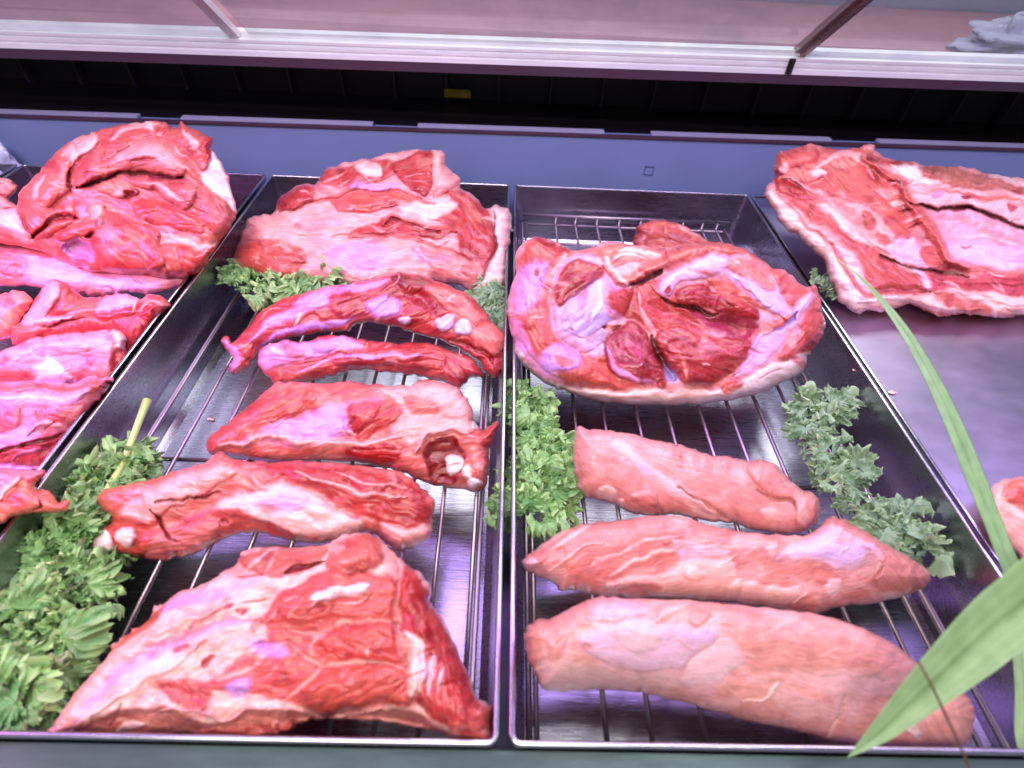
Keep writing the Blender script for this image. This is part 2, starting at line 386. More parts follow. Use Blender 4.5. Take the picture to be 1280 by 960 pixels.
# panel follows the slightly rising line of the photograph
za, zb = zl(0, 147)[2], zl(1280, 190)[2]; xa, xb = zl(0, 147)[0], zl(1280, 190)[0]
slope = (zb-za)/(xb-xa); ztop = lambda x: za+slope*(x-xa)
for v in pan.data.vertices:
    if v.co.z > .1: v.co.z = ztop(v.co.x)
b = MB(); b.box(XL, XR, .0275, .036, 0, .0016); o = b.build('panel_cap', M_MAROON, case)
for v in o.data.vertices: v.co.z += ztop(v.co.x)+.001
# recess behind and above the panel
b = MB(); b.box(XL, XR, .24, .25, 0, .192); b.box(XL, XR, .056, .24, .10, .104); b.build('recess', M_BLACK, case)
M_RIB = plain('recess_rib_grey', (.05, .035, .06), .4)
for i in range(28):
    x = XL+.04+i*.078; b = MB(); b.box(x, x+.002, .225, .2395, .105, .19); b.build('recess_rib', M_RIB, case)
for px0, px1, py in ((-120, 172, 138), (230, 466, 149), (523, 755, 161), (812, 1037, 173), (1092, 1420, 183)):
    A = zl(px0, py, .045); B_ = zl(px1, py, .045); b = MB(); xs_ = (A[0], B_[0])
    b.box(xs_[0], xs_[1], .0385, .0475, 0, .003); o = b.build('pale_strip', M_STRIP, case)
    for v in o.data.vertices: v.co.z += ztop(v.co.x)+.0012
# latch
A = zl(811, 213, .0298); s = .0055
b = MB()
for q0 in ((-s, s, s-.0007, s), (-s, s, -s, -s+.0007)): b.box(A[0]+q0[0]*1.1, A[0]+q0[1]*1.1, .0288, .0298, A[2]+q0[2], A[2]+q0[3])
for q0 in ((-s*1.1, -s*1.1+.0007), (s*1.1-.0007, s*1.1)): b.box(A[0]+q0[0], A[0]+q0[1], .0289, .0297, A[2]-s, A[2]+s)
o = b.build('latch', plain('latch_blue', (.07, .09, .22), .4), None); o.parent = pan
# door rail (grooved white aluminium)
RY = .05
zr = lambda px, py: on_y(np.array(float(px)), np.array(float(py)), RY)
ra, rb = zr(0, 60), zr(1280, 103); rs = (rb[2]-ra[2])/(rb[0]-ra[0]); zrail = lambda x: ra[2]+rs*(x-ra[0])
prof = [(a_, b_*.86) for a_, b_ in [(0, 0), (0, .0055), (.003, .006), (.003, .0085), (.0012, .009), (.0012, .0125), (.005, .0132), (.005, .0152), (.003, .0158), (.003, .0188), (.009, .0195), (.012, .0195), (.012, .026), (.03, .026), (.03, 0)]]
def extrude(name, prof, y0, zf, mat, parent, x0=XL, x1=XR, dz=0):
    v = []; n = len(prof)
    for x in (x0, x1):
        for (dy, z) in prof: v.append((x, y0+dy, zf(x)+z+dz))
    fs = [(i, (i+1) % n, n+(i+1) % n, n+i) for i in range(n)]+[tuple(range(n))[::-1], tuple(range(n, 2*n))]
    return mesh_obj(name, v, fs, mat, parent)
extrude('door_rail', prof, RY, zrail, M_ALU, case)
extrude('rail_underside', [(-.001, -.0105), (-.001, -.0004), (.05, -.0004), (.05, -.0105)], RY+.0015, zrail, M_MAROON, case)
b = MB(); b.box(XL, XR, .079, .10, .2, .205); o = b.build('inner_lip', M_MAROON, case)
for v in o.data.vertices: v.co.z = zrail(v.co.x)-.012+(v.co.z-.2)
# front sill
b = MB(); b.box(XL, XR, -TL-.25, -TL-.0006, .002, .0768); b.build('front_sill', M_SILL, case)

# counter, back room and things beyond the glass
cz0 = zrail(0)+.0205
b = MB(); b.box(XL-.6, XR+.6, .12, .40, cz0-.03, cz0); tag(b.build('work_counter', M_COUNTER), 'pink-red work counter seen through the glass behind the case', 'counter')
b = MB(); b.box(XL-.6, XR+.6, .42, .44, cz0-.2, cz0+.5)
for i in range(4): b.box(XL-.6, XR+.6, .405, .4195, cz0+.04+.05*i, cz0+.045+.05*i)
tag(b.build('room_wall', M_DARKROOM), 'grey-blue panelled wall of the room behind the counter', 'wall')

# sliding glass doors, leaning towards the customer
SL = 1.35
def door(px0, px1, label, fr_left, fr_right, mat, yo):
    A = on_y(np.array(float(px0)), np.array(70.), RY+yo); B_ = on_y(np.array(float(px1)), np.array(90.), RY+yo)
    xa_, xb_ = float(A[0]), float(B_[0]); d = empty('glass_door', ((xa_+xb_)/2, RY+yo, zrail((xa_+xb_)/2)+.02), label, 'glass door', 'sliding glass doors above the rail')
    Hh = .16
    def q3(x, u, w): # along the lean
        nrm = math.hypot(1, SL); return (x, RY+yo-SL/nrm*u+w/nrm, zrail(x)+.0165+u/nrm+w*SL/nrm)
    def slab(name, x0, x1, u0, u1, t, m):
        v = [q3(x, u, w) for w in (0, t) for x, u in ((x0, u0), (x1, u0), (x1, u1), (x0, u1))]
        off = d.location; v = [(a-off.x, b_-off.y, c-off.z) for a, b_, c in v]
        return mesh_obj(name, v, [(3, 2, 1, 0), (4, 5, 6, 7), (0, 1, 5, 4), (1, 2, 6, 5), (2, 3, 7, 6), (3, 0, 4, 7)], m, d)
    slab('pane', xa_+.002, xb_-.002, .0, Hh, .003, M_GLASS)
    if fr_left: slab('door_stile', xa_-.004, xa_+.0015, -.001, Hh+.001, .006, mat)
    if fr_right: slab('door_stile', xb_-.0015, xb_+.0105, -.0015, Hh+.0015, .008, mat)
M_STILE = metal('stile_alu', (.30, .19, .19), .3, (1, 1, 6), metallic=.7)
M_STILE2 = metal('stile_clear', (.75, .74, .76), .35, (1, 1, 6), metallic=.3)
door(-300, 300, 'left glass door over the rail, streaked with reflections of meat', False, True, M_STILE2, .008)
door(318, 985, 'wide middle glass door between the pale stile and the dark stile', False, True, M_STILE, .016)
door(1005, 1600, 'right glass door with grey cloth visible behind it', True, False, M_STILE, .008)
p = on_y(np.array(990.), np.array(78.), RY-.002); b = MB(); b.box(p[0]-.0035, p[0]+.0035, RY-.003, RY-.0005, zrail(p[0])+.001, zrail(p[0])+.017)
b.box(p[0]-.0015, p[0]+.0015, RY-.005, RY-.0032, zrail(p[0])+.003, zrail(p[0])+.015); tag(b.build('door_catch', M_BLACK), 'small dark metal catch on the white rail between two glass doors', 'catch')

# towel
def blob_grid(name, cpt, rx, ry, rz, mat, label, cat, sd=3, nz=1.0):
    n, m_ = 60, 34; v = []; fs = []
    for i in range(m_+1):
        ph = -math.pi/2+math.pi*i/m_
        for j in range(n):
            th = 2*math.pi*j/n; x, y, z = math.cos(th)*math.cos(ph), math.sin(th)*math.cos(ph), math.sin(ph)
            k = 1+nz*(.35*float(perlin(th*1.3+5, ph*2.2, sd))+.3*abs(float(perlin(th*3, ph*4+3, sd+2)))+.1*float(perlin(th*7, ph*9, sd+5)))
            v.append((x*rx*k, y*ry*k, max(z*rz*k, -rz*.45)))
    for i in range(m_):
        for j in range(n): fs.append((i*n+j, i*n+(j+1) % n, (i+1)*n+(j+1) % n, (i+1)*n+j))
    o = mesh_obj(name, v, fs, mat, None, True); o.location = cpt; return tag(o, label, cat)
tp = on_z(np.array(1252.), np.array(52.), cz0+.012)
blob_grid('cleaning_cloth', (float(tp[0])+.025, float(tp[1]), cz0+.012), .066, .026, .022, M_TOWEL, 'crumpled grey-blue cloth lying on the counter behind the right glass door', 'cloth', 3, 1.3)
bp_ = on_z(np.array(0.), np.array(205.), RZ)
blob_grid('plastic_bag', (float(bp_[0])-.02, .008, RZ-.01), .032, .014, .035, M_BAG, 'pale plastic bag tucked behind the left tray against the blue panel', 'bag', 9, .6)
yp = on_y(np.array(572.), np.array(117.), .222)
b = MB(); b.box(yp[0]-.02, yp[0]+.02, .2205, .2238, yp[2]-.006, yp[2]+.006); tag(b.build('sign_reflection', M_YEL, bevel=.002), 'blurred yellow sign reflection in the front glass, built as a small block in the dark recess', 'reflection')  # yellow block added to imitate a sign's reflection in the unbuilt front glass

# ================================================================== trays
def tray(x0, label, front=-TL, z0=.004, rz=RZ):
    t = empty('meat_tray', (x0+TW/2, front/2, z0), label, 'tray', 'deep steel trays side by side in the case')
    th = .0012; x1 = x0+TW; y0, y1 = front, 0.0
    ins = .006     # walls lean in slightly towards the bottom
    def ring(x0, x1, y0, y1, z, r=.008, n=5):
        out = []
        for (ax, ay, s0) in ((x1-r, y0+r, -90), (x1-r, y1-r, 0), (x0+r, y1-r, 90), (x0+r, y0+r, 180)):
            for i in range(n+1):
                a = math.radians(s0+90*i/n); out.append((ax+r*math.cos(a), ay+r*math.sin(a), z))
        return out
    rings = [ring(x0+ins, x1-ins, y0+ins, y1-ins, z0), ring(x0+.0012, x1-.0012, y0+.0012, y1-.0012, rz-.0005, .004),
             ring(x0+th+.0016, x1-th-.0016, y0+th+.0016, y1-th-.0016, rz-.0005, .003), ring(x0+ins+th, x1-ins-th, y0+ins+th, y1-ins-th, z0+.006, .011),
             ring(x0+ins+th+.005, x1-ins-th-.005, y0+ins+th+.005, y1-ins-th-.005, z0+th, .009)]
    n = len(rings[0]); v = [p for r in rings for p in r]; off = t.location
    v = [(a-off.x, b_-off.y, c-off.z) for a, b_, c in v]
    fs = [tuple(range(n))[::-1]]
    for k in range(len(rings)-1):
        for i in range(n): fs.append((k*n+i, k*n+(i+1) % n, (k+1)*n+(i+1) % n, (k+1)*n+i))
    fs.append(tuple((len(rings)-1)*n+i for i in range(n)))
    mesh_obj('pan', v, fs, M_TRAY, t)
    # rolled rim: closed tube round the top edge
    pts = ring(x0+.0018, x1-.0018, y0+.0018, y1-.0018, rz, .004, 4); b = MB(); P_ = [Vector(p)-off for p in pts]; N = len(P_); nn = 8
    for i, p_ in enumerate(P_):
        tv = (P_[(i+1) % N]-P_[i-1]).normalized(); a = tv.cross(Vector((0, 0, 1)))
        for j in range(nn):
            an = 2*math.pi*j/nn; b.v.append(tuple(p_+a*math.cos(an)*.0016+Vector((0, 0, 1))*math.sin(an)*.0012))
    for i in range(N):
        for j in range(nn):
            i2 = (i+1) % N; b.f.append((i*nn+j, i2*nn+j, i2*nn+(j+1) % nn, i*nn+(j+1) % nn))
    mesh_obj('rim', b.v, b.f, M_RIM, t, True)
    return t
X2 = -GAP/2-TW; X3 = GAP/2; X1 = X2-GAP-TW; X0 = X1-GAP-TW
tray(X3, 'steel tray holding the big round pork joint and three long fillets')
tray(X2, 'steel tray holding the racks of ribs and curly kale')
tray(X1, 'steel tray at the left, crowded with stacked pork cuts')
tray(X0, 'steel tray at the far left edge, mostly outside the picture')

def rack(x0, xs, cross, label):
    t = empty('wire_rack', (x0+TW/2, -TL/2, RK-.004), label, 'wire rack', 'wire racks lying in the trays'); off = Vector(t.location)
    y0, y1 = -TL+.012, -.013; r = .0016
    xa_, xb_ = min(xs), max(xs)
    def tube(name, pts, r):
        b = MB(); b.tube([Vector(p)-off for p in pts], r); return mesh_obj(name, b.v, b.f, M_WIRE, t, True)
    zf = RK-.0034
    tube('frame', [(xa_, y0, zf), (xa_, y1, zf), (xb_, y1, zf), (xb_, y0, zf), (xa_, y0, zf)], .0019)
    tube('back_rod', [(xa_, y1-.0005, RK+.010), (xb_, y1-.0005, RK+.010)], .0019)
    for yc in cross: tube('cross_rod', [(xa_, yc, zf), (xb_, yc, zf)], .0017)
    for x in xs[1:-1]:
        j = random.uniform(-.0012, .0012)
        tube('wire', [(x+j, y0, RK-.001), (x, -.3, RK), (x-j, y1-.01, RK), (x-j, y1-.003, RK+.002), (x-j, y1, RK+.012)], r)
    for x in (xa_+.004, xb_-.004): tube('wire', [(x, y0, RK), (x, y1, RK)], r)
cy1 = float(on_z(np.array(1018.), np.array(607.), RK)[1]); cy2 = float(on_z(np.array(225.), np.array(571.), RK)[1])
rack(X3, [.015, .058, .0835, .1125, .140, .169, .196, .223, .250, .268, .284], [cy1, -.06], 'wire rack under the fillets and the round pork joint')
rack(X2, [-.289, -.256, -.228, -.2, -.1735, -.147, -.12, -.094, -.0705, -.047, -.018], [cy2, -.06], 'wire rack under the ribs')

# flat pan at the right
XP = X3+TW+.0035
fp = empty('flat_pan', (XP+.3, -.25, RZ-.02), 'flat steel pan at the right carrying the pork belly slab', 'pan')
PZ = RZ-.008; off = fp.location
n_, v, fs = 60, [], []
b = MB(); b.box(XP-off.x, XP+.62-off.x, -TL-off.y, -.001-off.y, -.01, PZ-off.z); mesh_obj('pan_floor', b.v, b.f, M_PAN, fp)
b = MB(); b.tube([(XP+.0016-off.x, -TL-off.y, PZ+.006-off.z), (XP+.0016-off.x, -.002-off.y, PZ+.006-off.z), (XP+.62-off.x, -.002-off.y, PZ+.006-off.z)], .0018, 8)
b.box(XP+.0007-off.x, XP+.0022-off.x, -TL-off.y+.001, -.003-off.y, PZ-.001-off.z, PZ+.006-off.z); mesh_obj('rim', b.v, b.f, M_RIM, fp)

# ================================================================== MEAT
c3 = lambda p: q(0, 140, 3.691, p); c4 = lambda p: q(270, 180, 3, p); c5 = lambda p: q(620, 220, 2.909, p); c6 = lambda p: q(920, 160, 3.428, p)
c8 = lambda p: q(90, 460, 2.286, p); d2 = lambda p: q(40, 640, 2.065, p); e2 = lambda p: q(330, 660, 3.43, p); e3 = lambda p: q(650, 730, 4.267, p)
e4 = lambda p: q(930, 730, 4.267, p); e5 = lambda p: q(640, 630, 4.571, p); e6 = lambda p: q(900, 630, 4.571, p); e7 = lambda p: q(700, 520, 3.765, p)
g2 = lambda p: q(0, 140, 4.364, p); g3 = lambda p: q(130, 140, 4.364, p); g4 = lambda p: q(0, 340, 5.818, p); g5 = lambda p: q(0, 460, 4.8, p)
g6 = lambda p: q(1080, 180, 4.174, p)
def OO(cf, x, y, rx, ry, s, **k):
    (a, b_), = cf([(x, y)]); return O(a, b_, rx/s, ry/s, **k)
GR = 'rib racks laid across the wire rack'; GF = 'long pork fillets in the right-hand tray'; GL = 'pork cuts stacked in the left tray'
# ---- tray of ribs
meat('pork_shoulder', 'large pale pink pork shoulder joint at the back of the rib tray', 'pork joint', None,
 c4([(60,440),(90,360),(115,290),(150,270),(220,255),(230,205),(320,150),(370,150),(410,100),(480,70),(600,50),(700,25),(790,22),(850,28),(870,90),(915,130),(915,165),(960,190),(1010,240),(1060,232),(1108,255),(1105,330),(1095,430),(1090,520),(1040,550),(960,550),(900,525),(820,520),(700,520),(600,530),(500,530),(380,525),(240,522),(150,495),(110,480),(65,455)]),
 RK+.012, 32, .022, 26, FT, [
 P(c4([(400,110),(560,75),(650,55),(700,90),(640,130),(560,150),(500,175),(400,140)]), M_, .004, 18, 3, -20),
 P(c4([(530,85),(600,75),(620,110),(560,125)]), FW_, 0, 10, 3),
 P(c4([(675,60),(790,28),(815,60),(810,115),(790,185),(740,175),(690,135)]), M_, .006, 20, 2, -10),
 P(c4([(815,30),(855,45),(870,100),(915,135),(905,160),(860,185),(815,195),(808,110)]), FT, .005, 14, 2),
 P(c4([(225,205),(320,148),(375,170),(350,225),(240,250)]), M_, .004, 14, 3, 10),
 P(c4([(500,160),(640,150),(700,180),(560,178)]), SK, 0, 10, 4, a=.7),
 P(c4([(410,190),(520,170),(640,180),(735,195),(720,225),(560,250),(450,245)]), MB_, .004, 16, 3, 2),
 P(c4([(855,170),(960,205),(1030,270),(1045,350),(1015,470),(955,440),(900,360),(850,290),(800,262),(900,245)]), M_, .004, 22, 3, 50),
 P(c4([(700,225),(850,198),(900,240),(790,278)]), FW_, .001, 10, 4),
 P(c4([(520,320),(600,290),(660,262),(760,290),(860,305),(890,340),(780,352),(640,345),(500,365)]), M_, .003, 10, 3, 5),
 L(c4([(630,310),(650,285),(670,280),(760,310),(840,325)]), 5, MD, -.005),
 L(c4([(430,350),(560,345),(700,360),(860,390),(960,440)]), 5, MP, -.003),
 P(c4([(90,385),(160,355),(270,370),(330,420),(300,490),(240,518),(140,485),(85,440)]), MB_, .004, 22, 4, 15),
 P(c4([(450,400),(600,390),(640,430),(560,470),(440,450)]), SK, .001, 14, 8, a=.75),
 P(c4([(760,400),(880,420),(880,450),(780,440)]), SK, .001, 10, 6, a=.7),
 P(c4([(760,400),(870,380),(980,440),(990,500),(930,530),(820,490)]), MP, .002, 20, 5, 20, a=.8),
 P(c4([(1040,225),(1108,250),(1108,330),(1095,530),(970,556),(1000,480),(1050,360)]), FW_, .006, 14, 2),
 L(c4([(1045,250),(1050,350),(1010,470),(965,545)]), 4, MD, -.004),
 L(c4([(230,255),(340,230),(430,200),(560,175),(720,190),(830,215)]), 5, MP, -.006),
 L(c4([(120,300),(300,330),(450,320),(520,310)]), 6, FT, .002),
 ], 5, (.74,.27,.28), back=.05, rough=1.2)
meat('rib_rack', 'dark red curved rib rack behind the others, with three round bone ends on its face', 'ribs', GR,
 c4([(20,735),(45,722),(62,745),(120,680),(165,630),(230,590),(300,565),(380,540),(440,530),(540,518),(640,490),(720,485),(820,510),(900,545),(960,570),(1010,630),(1050,680),(1090,720),(1088,800),(1075,850),(1045,880),(1010,860),(985,820),(930,780),(850,740),(760,715),(700,695),(620,675),(540,672),(500,698),(400,707),(310,722),(240,735),(190,750),(150,790),(120,840),(80,865),(45,850),(62,805),(45,780)]),
 RK+.006, 42, .014, 20, (.460,.047,.051), [
 P(c4([(30,740),(70,760),(90,800),(60,850),(40,800)]), LP, .001, 8, 3),
 L(c4([(130,740),(220,670),(330,620),(450,585),(560,560)]), 12, LP, .002, 3),
 L(c4([(160,770),(260,700),(380,680),(480,660),(560,625)]), 8, SK, .001, 3),
 L(c4([(300,600),(400,560),(520,540),(640,510)]), 14, LP, .001, 4),
 P(c4([(440,560),(600,560),(660,580),(560,640),(470,650),(440,620)]), (.400,.035,.047), .003, 14, 3, -25),
 P(c4([(560,600),(650,570),(690,600),(680,640),(610,650)]), SK, .002, 10, 5, a=.9),
 P(c4([(640,492),(760,485),(800,530),(720,560),(650,520)]), MD, .001, 10, 4, 30),
 P(c4([(650,570),(740,530),(800,560),(830,630),(800,650),(720,600)]), (.340,.009,.014), -.003, 12, 3, -40),
 P(c4([(790,530),(900,555),(1000,640),(1085,730),(1050,790),(960,740),(880,650),(820,580)]), MP, .003, 18, 4, 40),
 P(c4([(730,640),(830,640),(880,700),(800,690),(730,680)]), (.420,.023,.027), 0, 10, 3),
 OO(c4,712,660,27,17,3,col=(.620,.500,.780)), OO(c4,860,670,30,28,3,col=(.640,.520,.820),h=.004), OO(c4,922,686,29,28,3,col=(.620,.520,.840),h=.004),
 L(c4([(880,730),(960,765),(1020,790),(1045,835)]), 9, (.300,.003,.008), -.004),
 L(c4([(520,695),(640,695),(760,725),(900,790),(985,830)]), 6, DK, -.004),
 ], -22, None, back=.012, rough=1.2)
meat('rib_rack', 'thin narrow dark rib strip lying in front of the curved rib rack', 'ribs', GR,
 c4([(155,790),(190,755),(260,735),(330,740),(420,715),(500,720),(560,735),(640,745),(760,745),(830,755),(900,780),(960,800),(1000,860),(1000,880),(950,880),(910,920),(870,900),(800,880),(700,862),(600,853),(500,853),(440,870),(350,890),(240,905),(200,880),(165,840)]),
 RK+.006, 42, .012, 16, (.480,.055,.055), [
 P(c4([(160,790),(250,745),(380,740),(480,730),(560,760),(450,790),(330,800),(250,830),(180,840)]), LP, .002, 12, 5),
 P(c4([(350,760),(450,750),(430,790)]), SK, .001, 8, 5, a=.8),
 P(c4([(420,790),(600,760),(760,760),(860,790),(840,850),(640,830),(480,845)]), (.460,.039,.047), .003, 14, 3, 5),
 P(c4([(860,780),(960,810),(1000,870),(920,900),(860,860)]), (.420,.035,.047), .001, 10, 3, 45),
 L(c4([(300,850),(450,800),(640,790),(800,800)]), 5, LP, -.001),
 P(c4([(190,850),(300,850),(330,885),(240,900)]), MB_, .002, 10, 3),
 ], 4, None, back=.012, rough=1.4)
C_ = meat('rib_rack', 'pink rib rack with white bone ends showing at its right end, third from the back', 'ribs', GR,
 c8([(385,205),(440,160),(500,110),(560,60),(590,40),(700,45),(780,38),(850,45),(960,50),(1000,33),(1090,50),(1130,90),(1150,150),(1172,178),(1213,150),(1217,170),(1195,230),(1190,300),(1175,350),(1110,347),(1020,332),(960,305),(880,282),(800,270),(700,264),(560,267),(450,247),(395,245)]),
 RK+.008, 36, .017, 22, (.560,.101,.094), [
 P(c8([(390,220),(450,150),(540,80),(640,60),(720,80),(640,130),(560,190),(460,230)]), MB_, .002, 20, 5, -30),
 P(c8([(560,170),(700,120),(800,100),(880,90),(860,150),(760,200),(640,220),(540,215)]), LP, .002, 22, 7),
 P(c8([(640,160),(740,125),(810,130),(760,190),(680,200)]), SK, .001, 20, 8, a=.85),
 L(c8([(420,225),(560,200),(700,215),(820,215),(940,200)]), 10, FT, .003, 3),
 P(c8([(780,120),(860,90),(950,110),(940,140),(860,190),(810,200)]), (.450,.023,.027), .001, 10, 4, -35),
 P(c8([(780,235),(850,215),(940,228),(925,262),(860,275),(800,262)]), (.380,.008,.012), .001, 10, 2, 5),
 P(c8([(880,60),(1000,38),(1100,60),(1140,110),(1155,180),(1080,190),(1010,210),(950,230),(910,180),(950,120)]), FT, .004, 24, 4),
 P(c8([(950,80),(1030,90),(1050,130),(980,130)]), MP, .001, 10, 4),
 P(c8([(1000,240),(1050,205),(1100,200),(1125,240),(1110,300),(1090,335),(1020,315)]), MD, -.005, 9, 2),
 P(c8([(1110,200),(1170,190),(1190,250),(1185,330),(1150,290),(1120,240)]), MP, .004, 12, 2),
 OO(c8,1090,276,24,32,2.286,h=.005), OO(c8,1128,302,15,24,2.286,h=.004), OO(c8,1150,332,20,17,2.286,col=(.840,.660,.780),h=.004), OO(c8,1160,160,11,10,2.286),
 P(c8([(1165,180),(1210,152),(1216,172),(1192,222),(1168,215)]), MB_, .003, 8, 2),
 L(c8([(980,240),(1020,200),(1090,175),(1150,200)]), 8, FT, .004),
 ], -12, MP, back=.015)
meat('rib_rack', 'pink rib rack with two white bone ends at its left tip, behind the slab', 'ribs', GR,
 c8([(58,500),(75,470),(110,430),(75,392),(80,355),(120,338),(200,325),(250,310),(310,290),(380,270),(400,250),(430,240),(470,262),(560,270),(650,265),(760,272),(860,285),(940,300),(1000,340),(1035,380),(1028,440),(1025,490),(940,522),(900,500),(850,470),(800,480),(740,497),(640,497),(560,477),(500,470),(430,490),(350,530),(260,550),(190,540),(130,533),(70,530)]),
 RK+.008, 36, .018, 22, (.600,.133,.117), [
 P(c8([(75,392),(82,350),(200,322),(260,310),(230,350),(190,400),(120,420)]), (.660,.133,.101), .001, 14, 3, -15),
 P(c8([(150,400),(230,350),(310,300),(420,280),(480,300),(400,340),(290,400),(220,440),(150,440)]), FT, .005, 16, 4),
 P(c8([(180,440),(300,400),(400,350),(430,400),(350,440),(250,470),(190,500)]), MP, -.002, 14, 4),
 P(c8([(540,275),(700,272),(860,290),(960,320),(1025,380),(1015,440),(950,450),(860,430),(780,400),(690,350),(600,310)]), M_, .003, 26, 5, 20),
 P(c8([(420,385),(520,345),(620,335),(700,370),(790,420),(820,455),(760,492),(660,480),(560,450),(460,430)]), FW_, .003, 24, 7),
 P(c8([(520,380),(620,350),(680,390),(600,410)]), SK, .001, 14, 8, a=.7),
 L(c8([(640,300),(760,340),(850,360),(960,370)]), 6, FT, .002),
 L(c8([(760,300),(850,330),(960,340)]), 4, FT, .001),
 P(c8([(890,440),(960,460),(1022,440),(1022,490),(940,520),(900,495)]), FT, .004, 14, 4),
 P(c8([(330,430),(440,400),(560,440),(700,485),(640,495),(500,470),(400,490),(340,470)]), (.520,.078,.070), -.001, 12, 4, 15),
 P(c8([(195,480),(300,450),(420,440),(400,490),(300,530),(210,535)]), (.520,.133,.117), .002, 14, 4, -10),
 P(c8([(60,480),(110,430),(200,430),(230,480),(200,540),(80,532)]), (.560,.070,.055), .001, 14, 3),
 OO(c8,88,498,28,36,2.286,h=.005,rot=.5), OO(c8,160,482,32,28,2.286,h=.006),
 L(c8([(215,400),(250,430),(260,470),(300,500)]), 4, MD, -.004),
 L(c8([(240,390),(330,370),(420,350)]), 4, MD, -.003),
 L(c8([(135,530),(190,535),(215,540)]), 6, (.140,.004,.006), -.001),
 ], 12, MP, back=.02, rough=1.2)
